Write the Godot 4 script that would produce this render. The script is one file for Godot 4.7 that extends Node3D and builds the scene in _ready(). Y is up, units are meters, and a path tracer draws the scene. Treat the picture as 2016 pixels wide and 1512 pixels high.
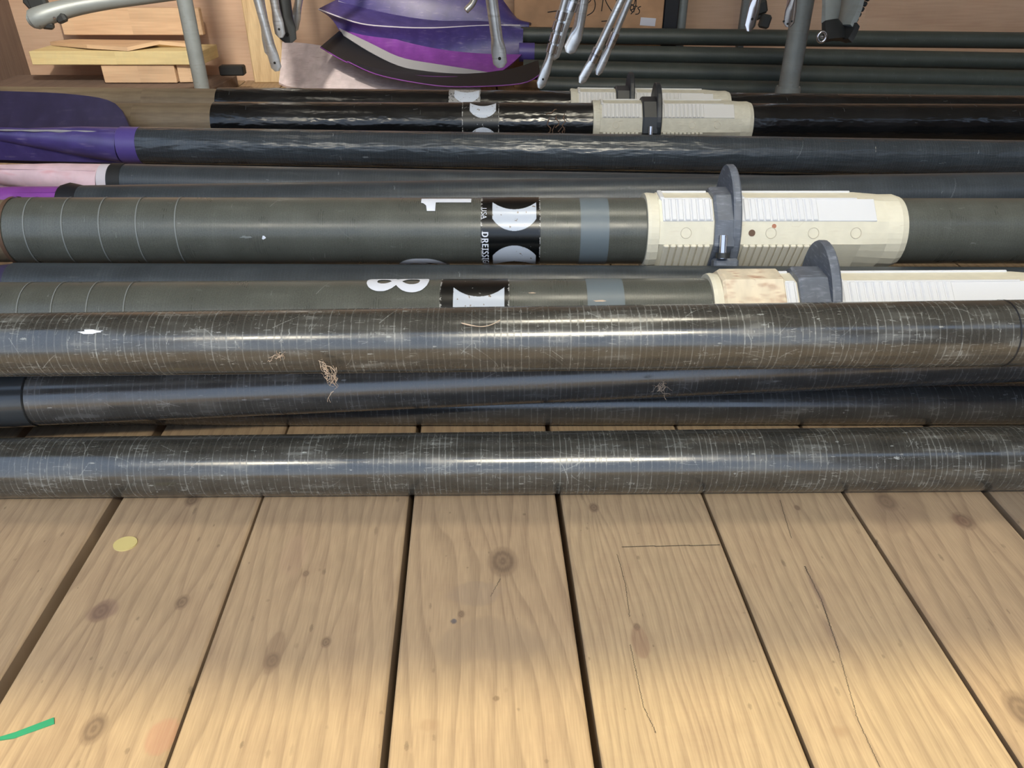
extends Node3D
# A heap of rowing oars on the plank floor of an open-fronted boathouse bay, seen from low in front.
# World: floor top is y = 0, planks run along z, the back wall stands at z = -2.36, the bay opens towards +z.

const WALL_Z := -2.36
const WALL_X := -1.25
const TAU_ := TAU

var M := {}
var taken := {}

# ------------------------------------------------------------------ mesh building
class MB:
	var v := PackedVector3Array()
	var n := PackedVector3Array()
	var uv := PackedVector2Array()

	func tri(a: Vector3, b: Vector3, c: Vector3, na: Vector3, nb: Vector3, nc: Vector3, ua := Vector2.ZERO, ub := Vector2.ZERO, uc := Vector2.ZERO) -> void:
		var g := (c - a).cross(b - a)
		if g.length_squared() < 1e-16:
			return
		if g.dot(na + nb + nc) < 0.0:
			v.append_array([a, c, b]); n.append_array([na, nc, nb]); uv.append_array([ua, uc, ub])
		else:
			v.append_array([a, b, c]); n.append_array([na, nb, nc]); uv.append_array([ua, ub, uc])

	func quad(a: Vector3, b: Vector3, c: Vector3, d: Vector3, nn: Vector3, ua := Vector2.ZERO, ub := Vector2.ZERO, uc := Vector2.ZERO, ud := Vector2.ZERO) -> void:
		tri(a, b, c, nn, nn, nn, ua, ub, uc)
		tri(a, c, d, nn, nn, nn, ua, uc, ud)

	# a sweep of rings along pts; radii are numbers or Vector2 (along ref, across ref)
	func tube(pts: Array, radii: Array, seg := 20, ref := Vector3.UP, ulen := 1.0, u0 := 0.0, cap := true) -> void:
		var rings := []
		var norms := []
		var us := []
		var s := u0
		for i in pts.size():
			var p: Vector3 = pts[i]
			var d: Vector3 = (pts[mini(i + 1, pts.size() - 1)] - pts[maxi(i - 1, 0)]).normalized()
			if i > 0:
				s += (p - pts[i - 1]).length()
			var e1 := (ref - d * ref.dot(d)).normalized()
			var e2 := d.cross(e1)
			var rr: Variant = radii[mini(i, radii.size() - 1)]
			var r := Vector2(rr, rr) if rr is float or rr is int else (rr as Vector2)
			var ring := []
			var nr := []
			for k in seg + 1:
				var a := TAU * k / seg
				ring.append(p - e1 * cos(a) * r.x + e2 * sin(a) * r.y)
				nr.append((-e1 * cos(a) / maxf(r.x, 1e-5) + e2 * sin(a) / maxf(r.y, 1e-5)).normalized())
			rings.append(ring); norms.append(nr); us.append(s / ulen)
		for i in pts.size() - 1:
			for k in seg:
				var v0 := float(k) / seg
				var v1 := float(k + 1) / seg
				tri(rings[i][k], rings[i + 1][k], rings[i + 1][k + 1], norms[i][k], norms[i + 1][k], norms[i + 1][k + 1], Vector2(us[i], v0), Vector2(us[i + 1], v0), Vector2(us[i + 1], v1))
				tri(rings[i][k], rings[i + 1][k + 1], rings[i][k + 1], norms[i][k], norms[i + 1][k + 1], norms[i][k + 1], Vector2(us[i], v0), Vector2(us[i + 1], v1), Vector2(us[i], v1))
		if cap:
			for e in [0, pts.size() - 1]:
				var dd: Vector3 = (pts[0] - pts[1]) if e == 0 else (pts[e] - pts[e - 1])
				dd = dd.normalized()
				for k in seg:
					tri(pts[e], rings[e][k], rings[e][k + 1], dd, dd, dd)

	# chamfered box; b turns it
	func box(c: Vector3, size: Vector3, b := Basis(), bev := 0.002, us := 1.0) -> void:
		var hs := size * 0.5
		bev = minf(bev, minf(hs.x, minf(hs.y, hs.z)) * 0.9)
		var axes := [Vector3(1, 0, 0), Vector3(0, 1, 0), Vector3(0, 0, 1)]
		var corner := func(sx: float, sy: float, sz: float, face: int) -> Vector3:
			var p := Vector3(sx * (hs.x - bev), sy * (hs.y - bev), sz * (hs.z - bev))
			p[face] += bev * [sx, sy, sz][face]
			return p
		for f in 3:
			var i := (f + 1) % 3
			var j := (f + 2) % 3
			for s in [-1.0, 1.0]:
				var q := []
				for e in [[-1.0, -1.0], [1.0, -1.0], [1.0, 1.0], [-1.0, 1.0]]:
					var sg := [0.0, 0.0, 0.0]
					sg[f] = s; sg[i] = e[0]; sg[j] = e[1]
					q.append(corner.call(sg[0], sg[1], sg[2], f))
				var uvs := []
				for p in q:
					uvs.append(Vector2(p[i], p[j]) * us if f != 1 else Vector2(p[j], p[i]) * us)
				quad(c + b * q[0], c + b * q[1], c + b * q[2], c + b * q[3], b * (axes[f] * s), uvs[0], uvs[1], uvs[2], uvs[3])
		for f in 3:                      # twelve chamfers
			var i := (f + 1) % 3
			var j := (f + 2) % 3
			for si in [-1.0, 1.0]:
				for sj in [-1.0, 1.0]:
					var q := []
					for e in [[-1.0, i], [1.0, i], [1.0, j], [-1.0, j]]:
						var sg := [0.0, 0.0, 0.0]
						sg[f] = e[0]; sg[i] = si; sg[j] = sj
						q.append(corner.call(sg[0], sg[1], sg[2], e[1]))
					quad(c + b * q[0], c + b * q[1], c + b * q[2], c + b * q[3], b * (axes[i] * si + axes[j] * sj).normalized(), Vector2(q[0].x, q[0].y) * us, Vector2(q[1].x, q[1].y) * us, Vector2(q[2].x, q[2].y) * us, Vector2(q[3].x, q[3].y) * us)
		for sx in [-1.0, 1.0]:
			for sy in [-1.0, 1.0]:
				for sz in [-1.0, 1.0]:
					var nn := b * Vector3(sx, sy, sz).normalized()
					tri(c + b * corner.call(sx, sy, sz, 0), c + b * corner.call(sx, sy, sz, 1), c + b * corner.call(sx, sy, sz, 2), nn, nn, nn)

	# a curved sheet with thickness between two polylines of equal length
	func plate(ea: Array, eb: Array, th: float, bulge := 0.0, across := 8) -> void:
		var g := []
		var rows := ea.size()
		for i in rows:
			var row := []
			var nn: Vector3 = (ea[mini(i + 1, rows - 1)] - ea[maxi(i - 1, 0)]).cross(eb[i] - ea[i]).normalized()
			for j in across + 1:
				var t := float(j) / across
				row.append(ea[i].lerp(eb[i], t) + nn * bulge * sin(PI * t))
			g.append(row)
		var nm := []
		for i in rows:
			var row := []
			for j in across + 1:
				var a: Vector3 = g[mini(i + 1, rows - 1)][j] - g[maxi(i - 1, 0)][j]
				var b2: Vector3 = g[i][mini(j + 1, across)] - g[i][maxi(j - 1, 0)]
				row.append(a.cross(b2).normalized())
			nm.append(row)
		var hlf := th * 0.5
		for sd in [1.0, -1.0]:
			for i in rows - 1:
				for j in across:
					var c := [[i, j], [i + 1, j], [i + 1, j + 1], [i, j + 1]]
					var p := []
					var q := []
					var w := []
					for e in c:
						p.append(g[e[0]][e[1]] + nm[e[0]][e[1]] * hlf * sd)
						q.append(nm[e[0]][e[1]] * sd)
						w.append(Vector2(float(e[0]) / (rows - 1), float(e[1]) / across))
					tri(p[0], p[1], p[2], q[0], q[1], q[2], w[0], w[1], w[2])
					tri(p[0], p[2], p[3], q[0], q[2], q[3], w[0], w[2], w[3])
		for j in [0, across]:
			for i in rows - 1:
				var out: Vector3 = (g[i][j] - g[i][across - j]).normalized()
				quad(g[i][j] + nm[i][j] * hlf, g[i + 1][j] + nm[i + 1][j] * hlf, g[i + 1][j] - nm[i + 1][j] * hlf, g[i][j] - nm[i][j] * hlf, out)
		for i in [0, rows - 1]:
			for j in across:
				var out2: Vector3 = (g[i][j] - g[rows - 1 - i][j]).normalized()
				quad(g[i][j] + nm[i][j] * hlf, g[i][j + 1] + nm[i][j + 1] * hlf, g[i][j + 1] - nm[i][j + 1] * hlf, g[i][j] - nm[i][j] * hlf, out2)

	# straight extrusion of an outline
	func prism(outline: Array, along: Vector3) -> void:
		var mid := Vector3.ZERO
		for p in outline:
			mid += p
		mid /= outline.size()
		var d := along.normalized()
		for k in outline.size():
			var a: Vector3 = outline[k]
			var b: Vector3 = outline[(k + 1) % outline.size()]
			tri(mid, a, b, -d, -d, -d)
			tri(mid + along, a + along, b + along, d, d, d)
			var e := (b - a).cross(d).normalized()
			if e.dot((a + b) * 0.5 - mid) < 0.0:
				e = -e
			quad(a, b, b + along, a + along, e)

	# skin over sections of equal point count, faceted
	func loft(sec: Array, ends := true, smooth := false) -> void:
		var cnt: int = sec[0].size()
		for i in sec.size() - 1:
			var mid := Vector3.ZERO
			for p in sec[i]:
				mid += p
			for p in sec[i + 1]:
				mid += p
			mid /= cnt * 2
			for k in cnt:
				var k2 := (k + 1) % cnt
				var a: Vector3 = sec[i][k]
				var b: Vector3 = sec[i + 1][k]
				var c: Vector3 = sec[i + 1][k2]
				var d: Vector3 = sec[i][k2]
				var nn := (c - a).cross(b - d).normalized()
				if nn.dot((a + b + c + d) * 0.25 - mid) < 0.0:
					nn = -nn
				quad(a, b, c, d, nn, Vector2(a.x, a.y) * 8.0, Vector2(b.x, b.y) * 8.0, Vector2(c.x, c.y) * 8.0, Vector2(d.x, d.y) * 8.0)
		if ends:
			for e in [0, sec.size() - 1]:
				var m2 := Vector3.ZERO
				for p in sec[e]:
					m2 += p
				m2 /= cnt
				var o: Vector3 = sec[e][0] - sec[1 if e == 0 else e - 1][0]
				var nn2: Vector3 = (sec[e][1] - sec[e][0]).cross(sec[e][cnt / 3] - sec[e][0]).normalized()
				if nn2.dot(o) < 0.0:
					nn2 = -nn2
				for k in cnt:
					tri(m2, sec[e][k], sec[e][(k + 1) % cnt], nn2, nn2, nn2)

	func mesh() -> ArrayMesh:
		var arr := []
		arr.resize(Mesh.ARRAY_MAX)
		arr[Mesh.ARRAY_VERTEX] = v
		arr[Mesh.ARRAY_NORMAL] = n
		arr[Mesh.ARRAY_TEX_UV] = uv
		var st := SurfaceTool.new()
		st.create_from_arrays(arr)
		st.generate_tangents()
		return st.commit()

func add(called: String, mb: MB, m: Material, parent: Node = null, label := "") -> MeshInstance3D:
	var o := MeshInstance3D.new()
	o.mesh = mb.mesh()
	return put(o, called, m, parent, label)

func put(o: MeshInstance3D, called: String, m: Material, parent: Node = null, label := "") -> MeshInstance3D:
	o.material_override = m
	o.cast_shadow = GeometryInstance3D.SHADOW_CASTING_SETTING_ON
	if parent == null:
		o.name = numbered(called)
		add_child(o)
	else:
		o.name = called
		parent.add_child(o, true)
	if label:
		o.set_meta("label", label)
	return o

func numbered(called: String) -> String:
	taken[called] = taken.get(called, -1) + 1
	return called if taken[called] == 0 else "%s_%03d" % [called, taken[called]]

func thing(called: String, label: String, category: String, at := Vector3.ZERO, b := Basis(), group := "") -> Node3D:
	var o := Node3D.new()
	o.name = numbered(called)
	add_child(o)
	o.transform = Transform3D(b, at)
	return tag(o, label, category, group)

func tag(o: Node3D, label: String, category: String, group := "") -> Node3D:
	o.set_meta("label", label)
	o.set_meta("category", category)
	if group:
		o.set_meta("group", group)
	return o

func structure(o: Node3D) -> Node3D:
	o.set_meta("kind", "structure")
	return o

func spline(p: Array, cnt: int) -> Array:
	var out := []
	var last := p.size() - 1
	for i in cnt:
		var t := float(i) / (cnt - 1) * last
		var k := mini(int(t), last - 1)
		var a: Vector3 = p[maxi(k - 1, 0)]
		var b: Vector3 = p[k]
		var c: Vector3 = p[k + 1]
		var d: Vector3 = p[mini(k + 2, last)]
		out.append(b.cubic_interpolate(c, a, d, t - k))
	return out

# ------------------------------------------------------------------ textures
func noise_bytes(sd: int, w: int, h: int, freq: float, cells_w: int, cells_h: int, oct := 3) -> PackedByteArray:
	var f := FastNoiseLite.new()
	f.seed = sd
	f.noise_type = FastNoiseLite.TYPE_SIMPLEX_SMOOTH
	f.frequency = freq
	f.fractal_octaves = oct
	var im := f.get_image(cells_w, cells_h)
	if cells_w != w or cells_h != h:
		im.resize(w, h, Image.INTERPOLATE_CUBIC)
	im.convert(Image.FORMAT_L8)
	return im.get_data()

func tex(w: int, h: int, b: PackedByteArray, fmt := Image.FORMAT_RGB8) -> ImageTexture:
	return ImageTexture.create_from_image(Image.create_from_data(w, h, false, fmt, b))

func s8(x: float) -> int:
	return clampi(int(x * 255.0), 0, 255)

# Surface of a filament-wound oar shaft: wound rings, scuffs, scratches. u runs along the shaft, v round it.
# returns [colour, roughness]
func shaft_maps(sd: int, w: int, h: int, base: Vector3, tint: Vector3, ring_step: float, ring_amt: float, scratches: int, scuff: float, rough: float, vary := 0.36) -> Array:
	var rng := RandomNumberGenerator.new()
	rng.seed = sd
	var cnt := w * h
	var mark := PackedFloat32Array()
	mark.resize(cnt)
	var streak := noise_bytes(sd, w, h, 0.05, w / 10, h)
	var blot := noise_bytes(sd + 7, w, h, 0.02, w / 2, h / 2, 4)
	var fine := noise_bytes(sd + 3, w, h, 0.35, w, h, 2)
	if ring_amt > 0.0:
		var x := 2.0
		while x < w - 2:
			var amp := ring_amt * rng.randf_range(0.25, 1.0)
			var lean := rng.randf_range(-1.2, 1.2)
			var ph := rng.randf() * TAU
			for y in h:
				var xx := clampi(int(x + lean * sin(TAU * y / h + ph)), 0, w - 1)
				var k := y * w + xx
				var a := amp * ((0.85 if vary < 0.15 else 0.5) + (0.15 if vary < 0.15 else 0.5) * clampf(float(blot[k]) / 255.0 * 2.0 - 0.5, 0.0, 1.0))
				mark[k] += a
				if xx < w - 1:
					mark[k + 1] += a * 0.45
			x += ring_step * rng.randf_range(0.8, 1.2)
	for i in scratches:
		var kind := rng.randf()
		var x := rng.randf() * w
		var y := rng.randf() * h
		var ln := rng.randf_range(3.0, 16.0)
		var ang := rng.randf_range(-0.25, 0.25)
		if kind < 0.4:
			ang = PI / 2 + rng.randf_range(-0.2, 0.2)
			ln *= 0.8
		elif kind > 0.94:
			ang = rng.randf_range(-1.2, 1.2)
			ln = rng.randf_range(15.0, 55.0)
		var amp := pow(rng.randf(), 2.2) * 1.1 + 0.08
		var kx := clampi(int(x), 0, w - 1)
		amp *= clampf(float(blot[clampi(int(y), 0, h - 1) * w + kx]) / 255.0 * 1.4, 0.3, 1.1)
		var bend := rng.randf_range(-0.02, 0.02)
		for s in int(ln):
			x += cos(ang); y += sin(ang)
			ang += bend
			mark[posmod(int(y), h) * w + posmod(int(x), w)] += amp * (1.0 - s / ln * 0.5)
	for i in int(scratches * 0.012):      # bigger dabs of white paint
		var cx := rng.randf() * w
		var cy := rng.randf() * h
		var rx := rng.randf_range(1.5, 7.0)
		var ry := rng.randf_range(1.0, 2.5)
		for yy in range(-4, 5):
			for xx in range(-9, 10):
				if pow(xx / rx, 2) + pow(yy / ry, 2) + rng.randf() * 0.6 < 1.0:
					mark[posmod(int(cy) + yy, h) * w + posmod(int(cx) + xx, w)] += 0.7
	var col := PackedByteArray()
	col.resize(cnt * 3)
	var rgh := PackedByteArray()
	rgh.resize(cnt)
	for k in cnt:
		var st := float(streak[k]) / 255.0
		var bl := float(blot[k]) / 255.0
		var fn := float(fine[k]) / 255.0
		var sc := scuff * clampf(st * 1.7 - 0.75, 0.0, 1.0) * clampf(bl * 2.2 - 0.7, 0.0, 1.0)
		var m := minf(mark[k], 1.0)
		var t := clampf(m * 0.72 + sc * 0.55, 0.0, 1.0)
		var lum := 0.82 + vary * (bl - 0.5) + 0.22 * (fn - 0.5)
		col[k * 3] = s8(lerpf(base.x * lum, tint.x, t))
		col[k * 3 + 1] = s8(lerpf(base.y * lum, tint.y, t))
		col[k * 3 + 2] = s8(lerpf(base.z * lum, tint.z, t))
		rgh[k] = s8(rough + 0.30 * m + 0.25 * sc + 0.12 * (bl - 0.5))
	return [tex(w, h, col), tex(w, h, rgh, Image.FORMAT_L8)]

# Sawn softwood: growth lines bent round knots, fibres, saw marks, stains. knots: Vector3(across m, along m, radius m)
func wood_map(sd: int, w: int, h: int, wide: float, long: float, base: Vector3, dark: Vector3, knots: Array, step: float, tilt: float, lines: float, marks: float, cracks := [], spots := [], specks := 0) -> ImageTexture:
	var warp := noise_bytes(sd, w, h, 0.035, w / 4, h / 16, 2)
	var fib := noise_bytes(sd + 1, w, h, 0.3, w, h / 16, 2)
	var saw := noise_bytes(sd + 2, w, h, 0.16, w / 10, h, 2)
	var blot := noise_bytes(sd + 3, w, h, 0.018, w / 2, h / 3, 4)
	var col := PackedByteArray()
	col.resize(w * h * 3)
	var kn := knots.size()
	for y in h:
		var py := long * y / h
		for x in w:
			var k := y * w + x
			var px := wide * x / w
			var f := px + tilt * py + (float(warp[k]) / 255.0 - 0.5) * 0.012
			var kd := 9.0
			var halo := 0.0
			for i in kn:
				var q: Vector3 = knots[i]
				var dx := px - q.x
				var dy := (py - q.y)
				var e := dx * dx + dy * dy * 0.16
				var r2 := q.z * q.z
				f += dx * 2.4 * r2 / (e + r2 * 0.8)
				var dd := sqrt(dx * dx + dy * dy * 0.55) / q.z
				if dd < kd:
					kd = dd
				halo += 0.5 * exp(-e / (r2 * 1.6))
			var g := f / step
			g -= floorf(g)
			var late := smoothstep(0.45, 0.93, g) * (1.0 - smoothstep(0.93, 1.0, g)) * lines
			var fb := float(fib[k]) / 255.0 - 0.5
			var sw := float(saw[k]) / 255.0 - 0.5
			var bl := float(blot[k]) / 255.0 - 0.5
			var t := clampf(late * 0.36 + fb * 0.34 + sw * marks + maxf(bl, 0.0) * 0.6 + minf(halo, 0.7) * 0.24, -0.2, 1.0)
			if kd < 1.0:
				var ring := 0.5 + 0.5 * sin(kd * 16.0 + fb * 3.0)
				t = lerpf(0.62 + 0.3 * ring, t, smoothstep(0.55, 1.0, kd))
			var lift := 1.0 + bl * 0.10 + sw * marks * 0.3
			col[k * 3] = s8(lerpf(base.x, dark.x, t) * lift)
			col[k * 3 + 1] = s8(lerpf(base.y, dark.y, t) * lift)
			col[k * 3 + 2] = s8(lerpf(base.z, dark.z, t) * lift)
	var rng := RandomNumberGenerator.new()
	rng.seed = sd
	for i in specks:                       # small dents and dirt
		var ux := rng.randf() * w
		var uy := rng.randf() * h
		var ra := rng.randf_range(1.0, 4.5)
		var rb := ra * rng.randf_range(0.5, 2.6)
		var st := rng.randf_range(0.05, 0.22) * (1.0 if rng.randf() < 0.9 else -0.3)
		for yy in range(int(-rb), int(rb) + 1):
			for xx in range(int(-ra), int(ra) + 1):
				var q := pow(xx / ra, 2) + pow(yy / rb, 2) + rng.randf() * 0.5
				if q < 1.0:
					var kz := (clampi(int(uy) + yy, 0, h - 1) * w + clampi(int(ux) + xx, 0, w - 1)) * 3
					for e in 3:
						col[kz + e] = clampi(int(col[kz + e] * (1.0 - st * (1.0 - q * 0.6))), 0, 255)
	for c in cracks:                       # [width px, Vector2 points in metres ...]
		for i in range(1, c.size() - 1):
			var a: Vector2 = c[i]
			var b: Vector2 = c[i + 1]
			var stp := int((b - a).length() / long * h) + 2
			for s in stp:
				var p := a.lerp(b, float(s) / stp)
				var x0 := p.x / wide * w + rng.randf_range(-0.6, 0.6)
				for d in int(c[0]):
					var xx := clampi(int(x0) + d, 0, w - 1)
					var kk := (clampi(int(p.y / long * h), 0, h - 1) * w + xx) * 3
					for e in 3:
						col[kk + e] = int(col[kk + e] * 0.42)
	for sp in spots:                       # stains: [centre, radii in m, colour, strength]
		var cx: float = sp[0].x / wide * w
		var cy: float = sp[0].y / long * h
		var rx: float = sp[1].x / wide * w
		var ry: float = sp[1].y / long * h
		for yy in range(maxi(0, int(cy - ry)), mini(h, int(cy + ry) + 1)):
			for xx in range(maxi(0, int(cx - rx)), mini(w, int(cx + rx) + 1)):
				var k2 := yy * w + xx
				var dd := pow((xx - cx) / rx, 2) + pow((yy - cy) / ry, 2) + (float(blot[k2]) / 255.0 - 0.5) * 1.3 + (float(fib[k2]) / 255.0 - 0.5) * 0.5
				var cov := 1.0 - smoothstep(0.35, 0.85, dd)
				if cov > 0.0:
					var c3: Vector3 = sp[2]
					for e in 3:
						col[k2 * 3 + e] = int(lerpf(col[k2 * 3 + e], c3[e] * 255.0, sp[3] * cov * (0.7 + 0.6 * float(fib[k2]) / 255.0)))
	return tex(w, h, col)

# Paint with scuffs and grain; triplanar or plain uv
func paint_map(sd: int, w: int, h: int, base: Vector3, worn: Vector3, amount: float, dabs: int, vary := 0.2) -> ImageTexture:
	var a := noise_bytes(sd, w, h, 0.02, w, h, 4)
	var b := noise_bytes(sd + 1, w, h, 0.09, w / 8, h, 3)
	var col := PackedByteArray()
	col.resize(w * h * 3)
	for k in w * h:
		var t := clampf((float(b[k]) / 255.0 - 0.62) * 3.0 * amount, 0.0, 1.0) * clampf(float(a[k]) / 255.0 * 2.0 - 0.6, 0.0, 1.0)
		var l := 1.0 + vary * (float(a[k]) / 255.0 - 0.5)
		for e in 3:
			col[k * 3 + e] = s8(lerpf(base[e] * l, worn[e], t))
	var rng := RandomNumberGenerator.new()
	rng.seed = sd
	for i in dabs:
		var x := rng.randf() * w
		var y := rng.randf() * h
		var ang := rng.randf_range(-0.4, 0.4)
		var amp := rng.randf_range(0.1, 0.8)
		for s in rng.randi_range(2, 26):
			x += cos(ang); y += sin(ang)
			var kk := (posmod(int(y), h) * w + posmod(int(x), w)) * 3
			for e in 3:
				col[kk + e] = int(lerpf(col[kk + e], worn[e] * 255.0, amp))
	return tex(w, h, col)

# The printed wrap on an oar: black with pairs of white crescents. u along the shaft, v round it
func wrap_map(sd: int, wide: float, round_: float, worn: float, off: float) -> ImageTexture:
	var w := 160
	var h := 640
	var nz := noise_bytes(sd, w, h, 0.05, w, h, 4)
	var edge := noise_bytes(sd + 1, w, h, 0.12, 8, h, 3)
	var col := PackedByteArray()
	col.resize(w * h * 3)
	var period := round_ / 2.0
	for y in h:
		for x in w:
			var px := wide * x / w - wide * 0.56
			var py := fposmod(round_ * y / h + off - 0.012, period) + 0.012
			var r := 0.0205
			var white := false
			# facing pair: the first opens upwards, the second downwards (v grows towards the top of the shaft)
			var c1 := Vector2(0, 0.0242)
			var c2 := Vector2(0, 0.0827)
			var p := Vector2(px, py)
			if absf(px) < 0.0195:
				if p.distance_to(c2) < 0.0225 and p.distance_to(c2 + Vector2(0, 0.023)) > 0.0245:
					white = true
				if p.distance_to(c1) < 0.0225 and p.distance_to(c1 - Vector2(0, 0.023)) > 0.0245:
					white = true
			var n0 := float(nz[y * w + x]) / 255.0
			var c := Vector3(0.035, 0.04, 0.05)
			if white:
				c = Vector3(0.74, 0.77, 0.82) if n0 > 0.17 else Vector3(0.45, 0.40, 0.36)
			elif n0 < worn:
				c = Vector3(0.55, 0.55, 0.55)
			var lim := 2.0 + 7.0 * absf(float(edge[y * w + (2 if x < w / 2 else 5)]) / 255.0 - 0.45)
			if x < lim or x > w - lim:
				c = Vector3(0.62, 0.62, 0.62) if n0 > 0.45 else Vector3(0.13, 0.13, 0.13)
			for e in 3:
				col[(y * w + x) * 3 + e] = s8(c[e])
	return tex(w, h, col)

func turned(t: ImageTexture) -> ImageTexture:
	var im := t.get_image()
	im.rotate_90(CLOCKWISE)
	return ImageTexture.create_from_image(im)

func mat(c: Color, rough := 0.6, metal := 0.0, spec := 0.5) -> StandardMaterial3D:
	var m := StandardMaterial3D.new()
	m.albedo_color = c
	m.roughness = rough
	m.metallic = metal
	m.metallic_specular = spec
	return m

func tmat(t: Texture2D, rough := 0.6, rt: Texture2D = null, bump: Texture2D = null, bump_cm := 0.0) -> StandardMaterial3D:
	var m := StandardMaterial3D.new()
	m.albedo_texture = t
	m.roughness = rough
	if rt:
		m.roughness = 1.0
		m.roughness_texture = rt
		m.roughness_texture_channel = BaseMaterial3D.TEXTURE_CHANNEL_RED
	if bump:
		m.heightmap_enabled = true
		m.heightmap_texture = bump
		m.heightmap_scale = bump_cm
	return m

func triplanar(m: StandardMaterial3D, s: float) -> StandardMaterial3D:
	m.uv1_triplanar = true
	m.uv1_scale = Vector3(s, s, s)
	return m

func make_materials() -> void:
	# bare wound shafts
	var a := shaft_maps(11, 2048, 448, Vector3(0.285, 0.28, 0.262), Vector3(0.74, 0.76, 0.75), 11.0, 0.70, 9000, 0.6, 0.19, 0.2)
	M.scratched = tmat(a[0], 1.0, a[1], a[0], 0.004)
	var b := shaft_maps(29, 2048, 448, Vector3(0.345, 0.335, 0.325), Vector3(0.66, 0.66, 0.67), 11.5, 0.55, 4600, 0.5, 0.22, 0.2)
	M.scuffed = tmat(b[0], 1.0, b[1], b[0], 0.004)
	var c := shaft_maps(43, 2048, 320, Vector3(0.385, 0.395, 0.37), Vector3(0.66, 0.68, 0.68), 4.0, 0.10, 420, 0.14, 0.31, 0.08)
	M.olive = tmat(c[0], 1.0, c[1])
	var d := shaft_maps(57, 1536, 256, Vector3(0.245, 0.275, 0.305), Vector3(0.55, 0.58, 0.60), 4.0, 0.14, 320, 0.16, 0.36, 0.12)
	M.slate = tmat(d[0], 1.0, d[1])
	var e := shaft_maps(61, 1024, 256, Vector3(0.075, 0.08, 0.09), Vector3(0.42, 0.44, 0.45), 30.0, 0.0, 140, 0.10, 0.20)
	for k in ["scratched", "scuffed", "olive"]:
		M[k].metallic_specular = 0.5 if k == "olive" else 0.78
	var wr := tex(1024, 256, noise_bytes(62, 1024, 256, 0.07, 400, 256, 3), Image.FORMAT_L8)
	M.black_film = tmat(e[0], 1.0, e[1], wr, 0.05)
	var wr2 := tex(1024, 256, noise_bytes(63, 1024, 256, 0.06, 400, 256, 3), Image.FORMAT_L8)
	M.slate_film = tmat(d[0], 0.25, null, wr2, 0.08)
	M.dim = tmat(c[0], 0.42)
	M.dim.albedo_color = Color(0.80, 0.86, 0.88)
	M.patch = mat(Color(0.40, 0.445, 0.475), 0.42)
	M.end_gloss = mat(Color(0.23, 0.24, 0.25), 0.2)
	M.seam = mat(Color(0.46, 0.48, 0.48), 0.5)
	# plastics
	var sl := paint_map(71, 512, 512, Vector3(0.885, 0.865, 0.79), Vector3(0.66, 0.58, 0.47), 0.18, 20, 0.05)
	M.sleeve = triplanar(tmat(sl, 0.42), 7.0)
	M.sleeve.metallic_specular = 0.5
	M.sleeve_rib = mat(Color(0.88, 0.855, 0.785), 0.45)
	M.sleeve_white = mat(Color(0.86, 0.865, 0.88), 0.45)
	M.sleeve_mark = mat(Color(0.80, 0.77, 0.70), 0.5)
	var so := paint_map(72, 512, 512, Vector3(0.74, 0.725, 0.665), Vector3(0.45, 0.38, 0.30), 0.6, 50, 0.10)
	M.sleeve_old = triplanar(tmat(so, 0.55), 7.0)
	M.rib_old = mat(Color(0.735, 0.72, 0.665), 0.55)
	M.white_old = mat(Color(0.77, 0.765, 0.755), 0.55)
	var cl := paint_map(73, 512, 256, Vector3(0.87, 0.82, 0.73), Vector3(0.66, 0.48, 0.38), 1.5, 30)
	M.clam = triplanar(tmat(cl, 0.5), 6.0)
	var ck := paint_map(74, 512, 512, Vector3(0.38, 0.405, 0.45), Vector3(0.62, 0.64, 0.68), 1.2, 260)
	M.collar = triplanar(tmat(ck, 0.42), 7.0)
	M.collar_dark = mat(Color(0.13, 0.145, 0.165), 0.4)
	M.rubber = mat(Color(0.09, 0.10, 0.11), 0.6)
	# paints
	var pu := paint_map(81, 512, 512, Vector3(0.29, 0.255, 0.50), Vector3(0.62, 0.58, 0.66), 0.8, 150)
	M.purple = triplanar(tmat(pu, 0.36), 3.0)
	M.purple_band = mat(Color(0.33, 0.28, 0.56), 0.4)
	var pd := paint_map(82, 512, 512, Vector3(0.20, 0.18, 0.30), Vector3(0.34, 0.32, 0.40), 0.8, 60)
	M.purple_dull = triplanar(tmat(pd, 0.5), 3.0)
	var pm := paint_map(83, 512, 512, Vector3(0.50, 0.26, 0.60), Vector3(0.70, 0.55, 0.74), 0.6, 60)
	M.magenta = triplanar(tmat(pm, 0.36), 3.0)
	var pw := paint_map(84, 512, 512, Vector3(0.82, 0.775, 0.79), Vector3(0.60, 0.50, 0.52), 1.0, 90)
	M.white_paint = triplanar(tmat(pw, 0.5), 3.0)
	var pk := paint_map(85, 512, 512, Vector3(0.86, 0.75, 0.79), Vector3(0.80, 0.52, 0.56), 1.0, 40)
	M.pink_paint = triplanar(tmat(pk, 0.5), 3.0)
	M.edge_white = mat(Color(0.80, 0.78, 0.82), 0.5)
	M.grey_stripe = mat(Color(0.60, 0.60, 0.62), 0.55)
	M.carbon = mat(Color(0.10, 0.11, 0.135), 0.45)
	M.vinyl = mat(Color(0.87, 0.89, 0.94), 0.45)
	M.vinyl_red = mat(Color(0.50, 0.10, 0.12), 0.5)
	# metals
	var al := paint_map(91, 256, 256, Vector3(0.80, 0.81, 0.82), Vector3(0.50, 0.49, 0.48), 0.6, 60)
	M.alloy = triplanar(tmat(al, 0.30), 6.0)
	M.alloy.metallic = 0.8
	var ga := paint_map(92, 256, 256, Vector3(0.50, 0.525, 0.53), Vector3(0.40, 0.37, 0.35), 0.4, 40, 0.1)
	M.steel = triplanar(tmat(ga, 0.45), 5.0)
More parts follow.
